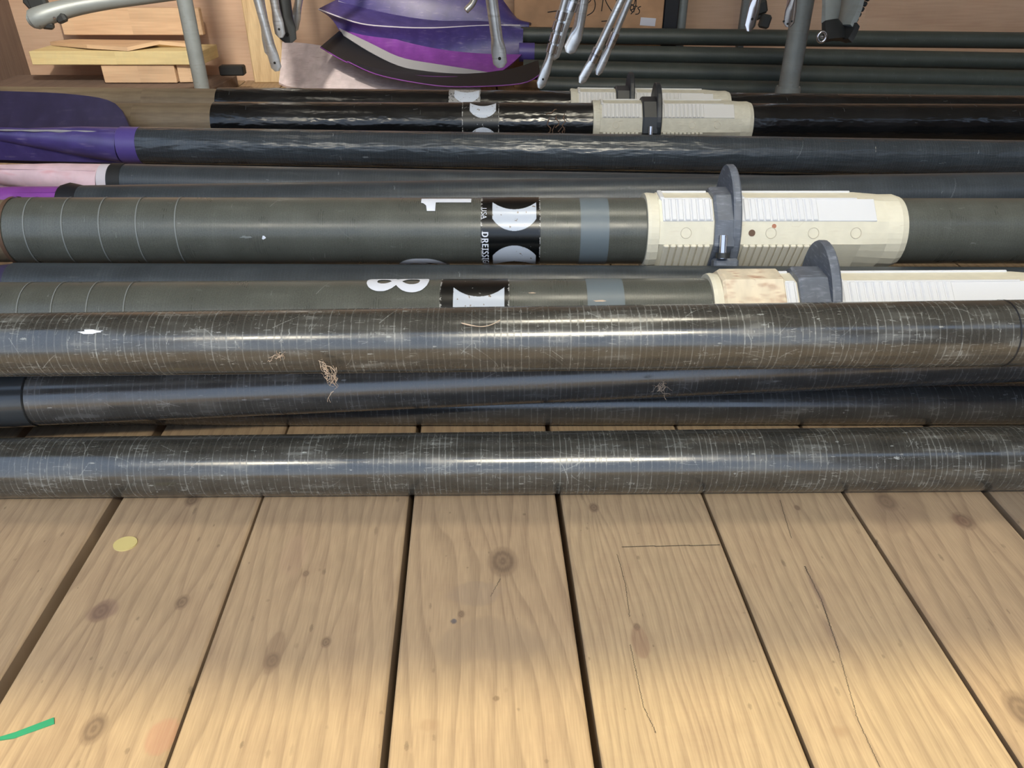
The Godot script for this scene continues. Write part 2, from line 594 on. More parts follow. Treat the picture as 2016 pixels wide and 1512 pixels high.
	M.steel.metallic = 0.2
	M.chrome = mat(Color(0.78, 0.78, 0.80), 0.2, 0.95)
	M.dark_metal = mat(Color(0.22, 0.23, 0.235), 0.45, 0.3)
	M.hole = mat(Color(0.03, 0.03, 0.03), 0.8)
	M.rust = mat(Color(0.42, 0.33, 0.27), 0.6, 0.4)
	# timber
	var bw := Vector3(0.77, 0.665, 0.53)
	var bd := Vector3(0.50, 0.385, 0.285)
	M.grip = tmat(turned(wood_map(301, 192, 512, 0.19, 0.4, Vector3(0.47, 0.415, 0.34), Vector3(0.30, 0.25, 0.20), [], 0.02, 0.03, 0.7, 0.2)), 0.6)
	M.pine = triplanar(tmat(wood_map(302, 512, 512, 0.4, 0.4, Vector3(0.86, 0.76, 0.60), Vector3(0.62, 0.50, 0.37), [], 0.03, 0.15, 0.6, 0.2), 0.7), 2.2)
	M.pine_yellow = triplanar(tmat(turned(wood_map(303, 256, 256, 0.3, 0.3, Vector3(0.88, 0.815, 0.62), Vector3(0.74, 0.64, 0.44), [], 0.03, 0.06, 0.5, 0.2)), 0.7), 2.0)
	M.pine_pale = triplanar(tmat(turned(wood_map(304, 256, 256, 0.3, 0.3, Vector3(0.86, 0.74, 0.61), Vector3(0.66, 0.52, 0.41), [], 0.04, 0.06, 0.4, 0.2)), 0.7), 2.0)
	# plywood: the grain lies across
	var ply := turned(wood_map(305, 512, 512, 0.5, 0.5, Vector3(0.80, 0.68, 0.585), Vector3(0.66, 0.51, 0.42), [], 0.07, 0.12, 0.45, 0.12))
	M.plywood = triplanar(tmat(ply, 0.7), 0.9)
	M.sawn_dark = triplanar(tmat(wood_map(306, 256, 256, 0.4, 0.4, Vector3(0.47, 0.40, 0.36), Vector3(0.33, 0.27, 0.25), [], 0.03, 0.1, 0.4, 0.3), 0.85), 2.0)
	M.card = triplanar(tmat(paint_map(307, 256, 256, Vector3(0.72, 0.57, 0.44), Vector3(0.60, 0.45, 0.34), 0.6, 10), 0.85), 2.0)
	M.loft_paint = mat(Color(0.80, 0.83, 0.86), 0.7)
	M.ink = mat(Color(0.13, 0.12, 0.12), 0.7)
	M.paper = mat(Color(0.84, 0.84, 0.88), 0.7)
	M.green_tape = mat(Color(0.19, 0.56, 0.41), 0.55)
	M.plug = mat(Color(0.80, 0.74, 0.50), 0.7)
	M.fluff = mat(Color(0.78, 0.70, 0.62), 0.9)
	M.concrete = triplanar(tmat(paint_map(308, 512, 512, Vector3(0.60, 0.59, 0.57), Vector3(0.45, 0.44, 0.42), 1.0, 30), 0.9), 0.4)

# ------------------------------------------------------------------ oars
# local frame of an oar: x along it (left to right), z level and towards the open front, y up
func oar(label: String, p0: Vector3, p1: Vector3, r0: float, r1: float, xl: float, xr: float, m: Material, ulen := 0.9) -> Node3D:
	var ex := (p1 - p0).normalized()
	var ez := ex.cross(Vector3.UP).normalized()
	var root := thing("oar", label, "oar", p0, Basis(ex, ez.cross(ex), ez), "rowing oars heaped on the plank floor")
	var ln := (p1 - p0).length()
	root.set_meta("r0", r0)
	root.set_meta("slope", (r1 - r0) / ln)
	var mb := MB.new()
	var pts := []
	var rad := []
	for i in 13:
		var x := lerpf(xl, xr, i / 12.0)
		pts.append(Vector3(x, 0, 0))
		rad.append(radius(root, x))
	mb.tube(pts, rad, 56, Vector3.UP, ulen, xl + 0.03, true)
	add("shaft", mb, m, root)
	return root

func radius(root: Node3D, x: float) -> float:
	return root.get_meta("r0") + root.get_meta("slope") * clampf(x, -0.3, 1.3)

func band(root: Node3D, called: String, x0: float, x1: float, lift: float, m: Material, lean := 0.0, label := "") -> MeshInstance3D:
	var mb := MB.new()
	var r := radius(root, (x0 + x1) * 0.5) + lift
	mb.tube([Vector3(x0, 0, 0), Vector3(x1, 0, 0)], [r], 56, Vector3.UP, x1 - x0, 0.0, lift > 0.0009)
	var o := add(called, mb, m, root, label)
	if lean != 0.0:
		o.transform = Transform3D(Basis(Vector3(0, 1, 0), lean), Vector3((x0 + x1) * 0.5, 0, 0)) * Transform3D(Basis(), Vector3(-(x0 + x1) * 0.5, 0, 0))
	return o

func grip(root: Node3D, x: float, len_: float) -> void:
	var r := radius(root, x)
	var mb := MB.new()
	mb.tube([Vector3(x - len_, 0, 0), Vector3(x - len_ + 0.008, 0, 0), Vector3(x - 0.01, 0, 0), Vector3(x, 0, 0)], [r * 0.8, r * 0.93, r * 0.93, r * 0.9], 32, Vector3.UP, 0.3)
	add("wooden_grip", mb, M.grip, root, "bare wooden grip")

# flat lettering laid on a round shaft. up_x: +1 when the top of the letters points right, -1 when it points left
func lettering(root: Node3D, text: String, bold: bool, tall: float, x: float, phi: float, up_x: float, m: Material, lift := 0.0006, called := "lettering") -> void:
	var t := TextMesh.new()
	var f := SystemFont.new()
	f.font_names = PackedStringArray(["Droid Sans"])
	f.font_weight = 700 if bold else 400
	t.font = f
	t.text = text
	t.font_size = 64
	t.pixel_size = tall / 46.0
	t.depth = 0.0
	t.curve_step = 2.0
	var arr := t.get_mesh_arrays()
	var vv: PackedVector3Array = arr[Mesh.ARRAY_VERTEX]
	var idx: PackedInt32Array = arr[Mesh.ARRAY_INDEX] if arr[Mesh.ARRAY_INDEX] != null else PackedInt32Array(range(vv.size()))
	var todo := []
	for i in idx.size() / 3:
		todo.append([Vector2(vv[idx[i * 3]].x, vv[idx[i * 3]].y), Vector2(vv[idx[i * 3 + 1]].x, vv[idx[i * 3 + 1]].y), Vector2(vv[idx[i * 3 + 2]].x, vv[idx[i * 3 + 2]].y)])
	wrap_on(root, todo, x, phi, up_x, m, lift, called)

func cut_shape(root: Node3D, outline: PackedVector2Array, x: float, phi: float, up_x: float, m: Material, lift: float, called: String) -> void:
	var idx := Geometry2D.triangulate_polygon(outline)
	var todo := []
	for i in idx.size() / 3:
		todo.append([outline[idx[i * 3]], outline[idx[i * 3 + 1]], outline[idx[i * 3 + 2]]])
	wrap_on(root, todo, x, phi, up_x, m, lift, called)

func wrap_on(root: Node3D, todo: Array, x: float, phi: float, up_x: float, m: Material, lift: float, called: String) -> void:
	var r := radius(root, x) + lift
	var mb := MB.new()
	while todo.size():
		var q: Array = todo.pop_back()
		var la: float = absf(q[0].x - q[1].x)
		var lb: float = absf(q[1].x - q[2].x)
		var lc: float = absf(q[2].x - q[0].x)
		var big := maxf(la, maxf(lb, lc))
		if big > 0.003:
			var k := 0 if la == big else 1 if lb == big else 2
			var a: Vector2 = q[k]
			var b: Vector2 = q[(k + 1) % 3]
			var c: Vector2 = q[(k + 2) % 3]
			var mid := (a + b) * 0.5
			todo.append([a, mid, c]); todo.append([mid, b, c])
			continue
		var p := []
		var nn := []
		for e in q:
			var ang: float = phi - up_x * e.x / r
			var d := Vector3(0, sin(ang), cos(ang))
			p.append(d * r + Vector3(x + up_x * e.y, 0, 0))
			nn.append(d)
		mb.tri(p[0], p[1], p[2], nn[0], nn[1], nn[2])
	add(called, mb, m, root)

# a ragged flake of paint or peeled film on a shaft
func chip(root: Node3D, x: float, phi: float, long: float, tall: float, sd: int, m: Material) -> void:
	var rng := RandomNumberGenerator.new()
	rng.seed = sd
	var pts := PackedVector2Array()
	for k in 18:
		var a := TAU * k / 18.0
		var r := rng.randf_range(0.45, 1.1)
		pts.append(Vector2(sin(a) * tall * 0.5 * r, cos(a) * long * 0.5 * r))
	cut_shape(root, pts, x, phi, 1.0, m, 0.0005, "paint_fleck")

const FACETS := [[0.0357, 0.005], [0.0286, 0.0225], [0.0086, 0.034], [-0.0119, 0.0335], [-0.0343, 0.010], [-0.030, -0.020], [-0.012, -0.034], [0.014, -0.034], [0.031, -0.020]]

func section(x: float, phi: float, sc: float, rnd: float, r: float) -> Array:
	var f := Vector3(0, sin(phi), cos(phi))
	var u := Vector3(0, cos(phi), -sin(phi))
	var out := []
	for k in FACETS.size():
		var a := Vector2(FACETS[k][0], FACETS[k][1])
		var b := Vector2(FACETS[(k + 1) % FACETS.size()][0], FACETS[(k + 1) % FACETS.size()][1])
		for s in 4:
			var q := a.lerp(b, s / 4.0) * sc
			q = q.lerp(q.normalized() * r, rnd)
			out.append(u * q.x + f * q.y + Vector3(x, 0, 0))
	return out

# plastic sleeve with ribbed flats and a black collar round it
func sleeve(root: Node3D, x0: float, x1: float, c0: float, c1: float, phi: float, m: Material, rib_m: Material, full: bool) -> void:
	var mb := MB.new()
	mb.loft([section(x0, phi, 1.0, 1.0, 0.0345), section(x0 + 0.003, phi, 1.0, 1.0, 0.0352), section(x0 + 0.010, phi, 1.0, 1.0, 0.0345), section(x0 + 0.0105, phi, 0.985, 0.15, 0.0345), section(x1 - 0.042, phi, 0.985, 0.0, 0.034), section(x1 - 0.019, phi, 0.97, 0.85, 0.0335), section(x1 - 0.006, phi, 1.0, 1.0, 0.0338), section(x1, phi, 1.0, 1.0, 0.0318)])
	var sl := add("sleeve", mb, m, root, "cream plastic sleeve")
	var f := Vector3(0, sin(phi), cos(phi))
	var u := Vector3(0, cos(phi), -sin(phi))
	var runs := [[x0 + 0.014, c0 - 0.002], [c1 + 0.003, c1 + 0.003 + (x1 - c1) * 0.45]]
	var shared := {}
	var white: Material = M.sleeve_white if full else M.white_old
	for fk in [1, 3]:
		var a := Vector2(FACETS[fk][0], FACETS[fk][1])
		var b := Vector2(FACETS[fk + 1][0], FACETS[fk + 1][1])
		var mid := (a + b) * 0.5 * 0.985
		var dir := (b - a).normalized()
		var nrm := Vector2(-dir.y, dir.x)
		if nrm.dot(mid) < 0:
			nrm = -nrm
		var ey := u * dir.x + f * dir.y
		var en := u * nrm.x + f * nrm.y
		if fk == 1:                      # white insert let into the upper flat
			for seg in [[x0 + 0.013, c0 - 0.001], [c1 + 0.001, x1 - 0.030]]:
				var wp := MB.new()
				wp.box(Vector3.ZERO, Vector3(seg[1] - seg[0], (b - a).length() * 0.985, 0.0016), Basis(), 0.0004)
				var wo := add("insert", wp, white, sl)
				wo.transform = Transform3D(Basis(Vector3(1, 0, 0), ey, en), u * mid.x + f * mid.y + Vector3((seg[0] + seg[1]) * 0.5, 0, 0))
		for rr in runs:
			var x: float = rr[0] + 0.003
			while x < rr[1]:
				if not shared.has(fk):
					var rb := MB.new()
					rb.box(Vector3.ZERO, Vector3(0.0050, (b - a).length() * 0.97, 0.0040), Basis(), 0.0009)
					shared[fk] = rb.mesh()
				var o := MeshInstance3D.new()
				o.mesh = shared[fk]
				o.transform = Transform3D(Basis(Vector3(1, 0, 0), ey, en), u * mid.x + f * mid.y + en * 0.0002 + Vector3(x, 0, 0))
				put(o, "rib", rib_m if fk == 3 else white, sl)
				x += 0.0061
	# rim of the tray on the top flat
	var a0 := Vector2(FACETS[0][0], FACETS[0][1])
	var b0 := Vector2(FACETS[1][0], FACETS[1][1])
	for seg in [[x0 + 0.012, c0 - 0.002], [c1 + 0.002, x1 - 0.045]]:
		var rm := MB.new()
		for e in [a0, b0]:
			rm.box(u * e.x * 0.985 + f * e.y * 0.985 + Vector3((seg[0] + seg[1]) * 0.5, 0, 0), Vector3(seg[1] - seg[0], 0.0022, 0.0026), Basis(Vector3(1, 0, 0), phi * -1.0 - 0.6), 0.0006)
		rm.box(u * (a0.x + b0.x) * 0.5 + f * (a0.y + b0.y) * 0.5 + Vector3(seg[0] + 0.0015, 0, 0), Vector3(0.004, 0.003, (a0 - b0).length()), Basis(Vector3(1, 0, 0), -phi + 0.38), 0.0006)
		add("tray_rim", rm, white, sl)
	# moulded discs along the front flat
	var xs := x0 + 0.034
	var fl := (FACETS[2][0] + FACETS[3][0]) * 0.5
	while xs < x1 - 0.02:
		if xs < c0 - 0.008 or xs > c1 + 0.012:
			var ring := MB.new()
			var pp := []
			for k in 25:
				var an := TAU * k / 24.0
				pp.append(f * 0.03345 + u * (fl + 0.0047 * sin(an)) + Vector3(xs + 0.0047 * cos(an), 0, 0))
			ring.tube(pp, [0.00035], 6, f, 1.0, 0.0, false)
			add("moulded_ring", ring, M.sleeve_mark, sl)
		xs += 0.038
	if full:
		var sc := MB.new()
		sc.tube([f * 0.0325 + u * fl + Vector3(c1 + 0.0105, 0, 0), f * 0.0338 + u * fl + Vector3(c1 + 0.0105, 0, 0)], [0.003], 14, u)
		add("screw", sc, M.rust, sl, "rusty screw head")
		var dt := MB.new()
		dt.tube([f * 0.0325 + u * (fl + 0.006) + Vector3(c1 + 0.030, 0, 0), f * 0.0337 + u * (fl + 0.006) + Vector3(c1 + 0.030, 0, 0)], [0.002], 12, u)
		add("plug", dt, mat(Color(0.70, 0.47, 0.37), 0.6), sl)
	# collar: a band that hugs the sleeve, a tall oval flange, a clamping bolt
	var cb := MB.new()
	cb.loft([section(c0, phi, 1.09, 0.0, 0.04), section(c0 + 0.002, phi, 1.12, 0.0, 0.04), section(c1 - 0.006, phi, 1.12, 0.0, 0.04)], true)
	var co := add("collar", cb, M.collar_dark if not full else M.collar, root, "black plastic collar")
	var fb := MB.new()
	var outs := []
	for th in [[c1 - 0.0075, 0.985], [c1 - 0.006, 1.0], [c1 - 0.0015, 1.0], [c1, 0.97]]:
		var o := []
		for k in 44:
			var an := TAU * k / 44.0
			var sy: float = 0.0095 + 0.051 * sin(an) * th[1]
			var tz: float = (0.039 - 0.004 * sin(an)) * cos(an) * th[1]
			o.append(u * maxf(sy, -0.0375) + f * tz + Vector3(th[0], 0, 0))
		outs.append(o)
	fb.loft(outs)
	add("flange", fb, M.collar_dark if not full else M.collar, co)
	var fs := MB.new()
	fs.box(u * -0.029 + f * 0.031 + Vector3((c0 + c1) * 0.5, 0, 0), Vector3(c1 - c0 - 0.001, 0.010, 0.014), Basis(Vector3(1, 0, 0), -phi), 0.002)
	add("lug", fs, M.collar_dark if not full else M.collar, co)
	var bl := MB.new()
	var bx := c1 - 0.0165
	bl.tube([u * -0.024 + f * 0.0405 + Vector3(bx, 0, 0), u * -0.0035 + f * 0.0405 + Vector3(bx, 0, 0)], [0.0034], 16, f)
	add("bolt", bl, M.chrome, co, "bare steel bolt")
	var nt := MB.new()
	nt.tube([u * -0.0235 + f * 0.0405 + Vector3(bx, 0, 0), u * -0.019 + f * 0.0405 + Vector3(bx, 0, 0)], [0.0062], 6, f)
	add("nut", nt, M.dark_metal, co)

# hatchet blade running off to the left (dir -1) or right (+1) from x; roll turns its width away from upright
func blade(root: Node3D, x: float, dir: float, roll: float, m: Material, neck_m: Material, wide := 0.2, straight := 0.12) -> void:
	var r := radius(root, x)
	var wd := Vector3(0, cos(roll), sin(roll))
	var nd := Vector3(0, -sin(roll), cos(roll))
	var ea := []
	var eb := []
	for i in 15:
		var t := i / 14.0
		var l := t * 0.53
		var g := smoothstep(straight / 0.53, 0.62, t)
		var end := 1.0 - 0.25 * smoothstep(0.9, 1.0, t)
		var off := nd * (-0.028 * t * t + 0.004)
		ea.append(Vector3(x + dir * l, 0, 0) + wd * lerpf(r * 0.96, wide * 0.38, g) * end + off)
		eb.append(Vector3(x + dir * l, 0, 0) - wd * lerpf(r * 0.96, wide * 0.62, g) * end + off)
	var mb := MB.new()
	mb.plate(ea, eb, 0.005, 0.0)
	var b := add("blade", mb, m, root)
	var nk := MB.new()
	nk.tube([Vector3(x, 0, 0), Vector3(x + dir * 0.05, 0, 0) + wd * 0.004, Vector3(x + dir * 0.16, 0, 0) + wd * 0.012, Vector3(x + dir * 0.21, 0, 0) + wd * 0.015], [r * 0.97, Vector2(r * 0.84, r * 0.8), Vector2(0.008, 0.007), Vector2(0.001, 0.001)], 32, wd)
	add("neck", nk, neck_m, b)

# a blade given by its two long edges
func sheet(root: Node3D, ea: Array, eb: Array, th: float, bulge: float, m: Material, called := "blade", label := "") -> MeshInstance3D:
	var inv := root.transform.affine_inverse()
	var a := []
	var b := []
	for p in spline(ea, 22):
		a.append(inv * p)
	for p in spline(eb, 22):
		b.append(inv * p)
	var mb := MB.new()
	mb.plate(a, b, th, bulge, 10)
	return add(called, mb, m, root, label)

func edge_bead(o: Node3D, root: Node3D, pts: Array, r: float, m: Material, label := "") -> void:
	var inv := root.transform.affine_inverse()
	var p := []
	for q in spline(pts, 26):
		p.append(inv * q)
	var mb := MB.new()
	mb.tube(p, [r], 8, Vector3.UP)
	add("edge", mb, m, o, label)

# ------------------------------------------------------------------ rigger tubes
# lower end first; the last ring is pressed flat and drilled
func strut(root: Node3D, low: Vector3, high: Vector3, r: float, m: Material, reach: float, bend := Vector3.ZERO, hole := true, flat_len := 0.03) -> void:
	var inv := root.transform.affine_inverse()
	var d := (high - low).normalized()
	var a := inv * low
	var t := inv * (low + d * reach)
	var dl := (t - a).normalized()
	var mb := MB.new()
	var k := flat_len
	var bx := bend
	mb.tube([a + bx, a + dl * k * 0.25 + bx * 0.85, a + dl * k + bx * 0.25, a + dl * k * 1.7, a + dl * k * 2.2, t], [Vector2(0.003, r * 0.55), Vector2(0.003, r * 1.2), Vector2(0.004, r * 1.25), Vector2(r, r), Vector2(r, r), Vector2(r, r)], 20, Vector3(0, 0, 1))
	var s := add("strut", mb, m, root)
	if hole:
		var hb := MB.new()
		var c := a + dl * k * 0.55 + bx * 0.55
		hb.tube([c + Vector3(0, 0, -0.001), c + Vector3(0, 0, 0.0042)], [r * 0.27], 12, Vector3.UP)
		add("bolt_hole", hb, M.hole, s)

func nuts(root: Node3D, low: Vector3, high: Vector3, r: float, ks: Array) -> void:
	var inv := root.transform.affine_inverse()
	var d := (high - low).normalized()
	for k in ks:
		var p: Vector3 = inv * (low + d * float(k))
		var q: Vector3 = inv * (low + d * (float(k) + 0.014))
		var mb := MB.new()
		mb.tube([p, q], [r], 6, Vector3(0, 0, 1))
		add("nut", mb, M.chrome, root)

func plank_mesh(w: float, l: float, th: float, z_ref: float, z0: float, long: float) -> ArrayMesh:
	# local: x 0..w, z 0..-l, top at y 0
	var mb := MB.new()
	var bv := 0.0018
	var uvf := func(x: float, z: float) -> Vector2:
		return Vector2(x / w, (z_ref - (z0 + z)) / long)
	var xs := [0.0, bv, w - bv, w]
	var ys := [-bv, 0.0, 0.0, -bv]
	var ns := [Vector3(-0.8, 0.6, 0), Vector3(-0.25, 0.97, 0), Vector3(0.25, 0.97, 0), Vector3(0.8, 0.6, 0)]
	for i in 3:
		var a := Vector3(xs[i], ys[i], 0)
		var b := Vector3(xs[i + 1], ys[i + 1], 0)
		var e := Vector3(0, 0, -l)
		var na: Vector3 = Vector3.UP if i == 1 else ns[i].normalized()
		var nb: Vector3 = Vector3.UP if i == 1 else ns[i + 1].normalized()
		var n0 := Vector3.UP if i == 1 else na
		mb.tri(a, b, b + e, n0, nb, nb, uvf.call(a.x, 0.0), uvf.call(b.x, 0.0), uvf.call(b.x, -l))
		mb.tri(a, b + e, a + e, n0, nb, n0, uvf.call(a.x, 0.0), uvf.call(b.x, -l), uvf.call(a.x, -l))
	for s in [0, 1]:
		var x := 0.0 if s == 0 else w
		mb.quad(Vector3(x, -bv, 0), Vector3(x, -bv, -l), Vector3(x, -th, -l), Vector3(x, -th, 0), Vector3(-1 if s == 0 else 1, 0, 0), uvf.call(x, 0.0), uvf.call(x, -l), uvf.call(x, -l), uvf.call(x, 0.0))
	for s in [0.0, -l]:
		mb.quad(Vector3(0, -bv, s), Vector3(w, -bv, s), Vector3(w, -th, s), Vector3(0, -th, s), Vector3(0, 0, 1 if s == 0.0 else -1), uvf.call(0.0, s), uvf.call(w, s), uvf.call(w, s), uvf.call(0.0, s))
	return mb.mesh()

func lamp_batten(at: Vector3, len_: float, energy: float, label: String, col: Color, glow: float, wide := 0.09) -> void:
	var t := thing("strip_light", label, "light", at)
	var h := MB.new()
	h.box(Vector3(0, 0.035, 0), Vector3(len_ + 0.06, 0.04, wide + 0.04), Basis(), 0.004)
	add("housing", h, M.paper, t)
	var g := MB.new()
	g.tube([Vector3(-len_ * 0.5, 0.008, 0), Vector3(len_ * 0.5, 0.008, 0)], [Vector2(0.010, wide * 0.5)], 20)
	var gm := mat(Color(0.9, 0.9, 0.9), 0.5)
	gm.emission_enabled = true
	gm.emission = col
	gm.emission_energy_multiplier = glow
	add("light_tube", g, gm, t)
	var l := AreaLight3D.new()
	l.name = "tube_light"
	l.area_size = Vector2(len_, wide)
	l.light_color = col
	l.light_energy = energy
	l.light_size = 0.03
	l.shadow_enabled = true
	l.area_range = 12.0
	l.area_attenuation = 2.0
	t.add_child(l)
	l.position = Vector3(0, -0.016, 0)
	l.rotation_degrees = Vector3(-90, 0, 0)

func work_lamp(at: Vector3, aim: Vector3, energy: float) -> void:
	var d := (aim - at).normalized()
	var t := thing("work_lamp", "clip-on reflector lamp hung from the loft, turned to the back wall", "lamp", at)
	var c := MB.new()
	c.tube([-d * 0.10, -d * 0.12 + Vector3(0, 0.1, 0), Vector3(-d.x * 0.12, 1.9 - at.y, -d.z * 0.12)], [0.004], 8, Vector3(0, 0, 1))
	add("cord", c, M.rubber, t)
	var h := MB.new()
	h.tube([-d * 0.11, -d * 0.06, -d * 0.045, d * 0.045], [0.018, 0.02, 0.035, 0.085], 28, Vector3.UP, 1.0, 0.0, false)
	h.tube([-d * 0.11, -d * 0.105], [0.018], 20, Vector3.UP)
	add("reflector", h, M.alloy, t)
	var gm := mat(Color(0.95, 0.93, 0.88), 0.4)
	gm.emission_enabled = true
	gm.emission = Color(1.0, 0.96, 0.89)
	gm.emission_energy_multiplier = 6.0
	add("bulb", _ball(Vector3.ZERO, 0.03), gm, t)
	var l := SpotLight3D.new()
	l.name = "bulb_light"
	l.light_color = Color(1.0, 0.96, 0.89)
	l.light_energy = energy
	l.light_size = 0.03
	l.spot_angle = 40.0
	l.spot_angle_attenuation = 0.8
	l.spot_range = 10.0
	l.spot_attenuation = 2.0
	l.shadow_enabled = true
	t.add_child(l)
	l.position = Vector3.ZERO
	l.basis = Basis.looking_at(d)

func _ready() -> void:
	# ---------------------------------------------------------------- camera, sky, sun, exposure
	var cam := Camera3D.new()
	cam.name = "camera"
	cam.fov = 53.08
	cam.near = 0.02
	cam.far = 200.0
	add_child(cam)
	cam.position = Vector3(0, 0.4, 0)
	cam.rotation_degrees = Vector3(-31.29, -2.586, 0)
	cam.current = true
	var we := WorldEnvironment.new()
	we.name = "surroundings"
	var env := Environment.new()
	env.background_mode = Environment.BG_SKY
	var sky := Sky.new()
	var sm := ProceduralSkyMaterial.new()
	sm.sky_top_color = Color(0.67, 0.765, 0.895)
	sm.sky_horizon_color = Color(0.87, 0.91, 0.955)
	sm.ground_bottom_color = Color(0.45, 0.44, 0.42)
	sm.ground_horizon_color = Color(0.62, 0.62, 0.62)
	sm.sun_angle_max = 1.0
	sky.sky_material = sm
	env.sky = sky
	env.tonemap_mode = Environment.TONE_MAPPER_LINEAR
	env.tonemap_exposure = 2.3
	env.sdfgi_enabled = true
	env.ssao_enabled = true
	env.ssil_enabled = true
	we.environment = env
	add_child(we)
	var sun := DirectionalLight3D.new()
	sun.name = "sun"
	sun.light_color = Color(1.0, 0.94, 0.74)
	sun.light_energy = 0.50
	sun.light_angular_distance = 1.2
	sun.shadow_enabled = true
	add_child(sun)
	sun.rotation_degrees = Vector3(-60, 2, 0)

	make_materials()

	# ---------------------------------------------------------------- the bay
	build_floor()
	build_shell()
	# ---------------------------------------------------------------- oars, front to back
	build_front_oars()
	build_middle_oars()
	build_back_oars()
	# ---------------------------------------------------------------- the rest
	build_rack()
	build_scraps()
	build_small()

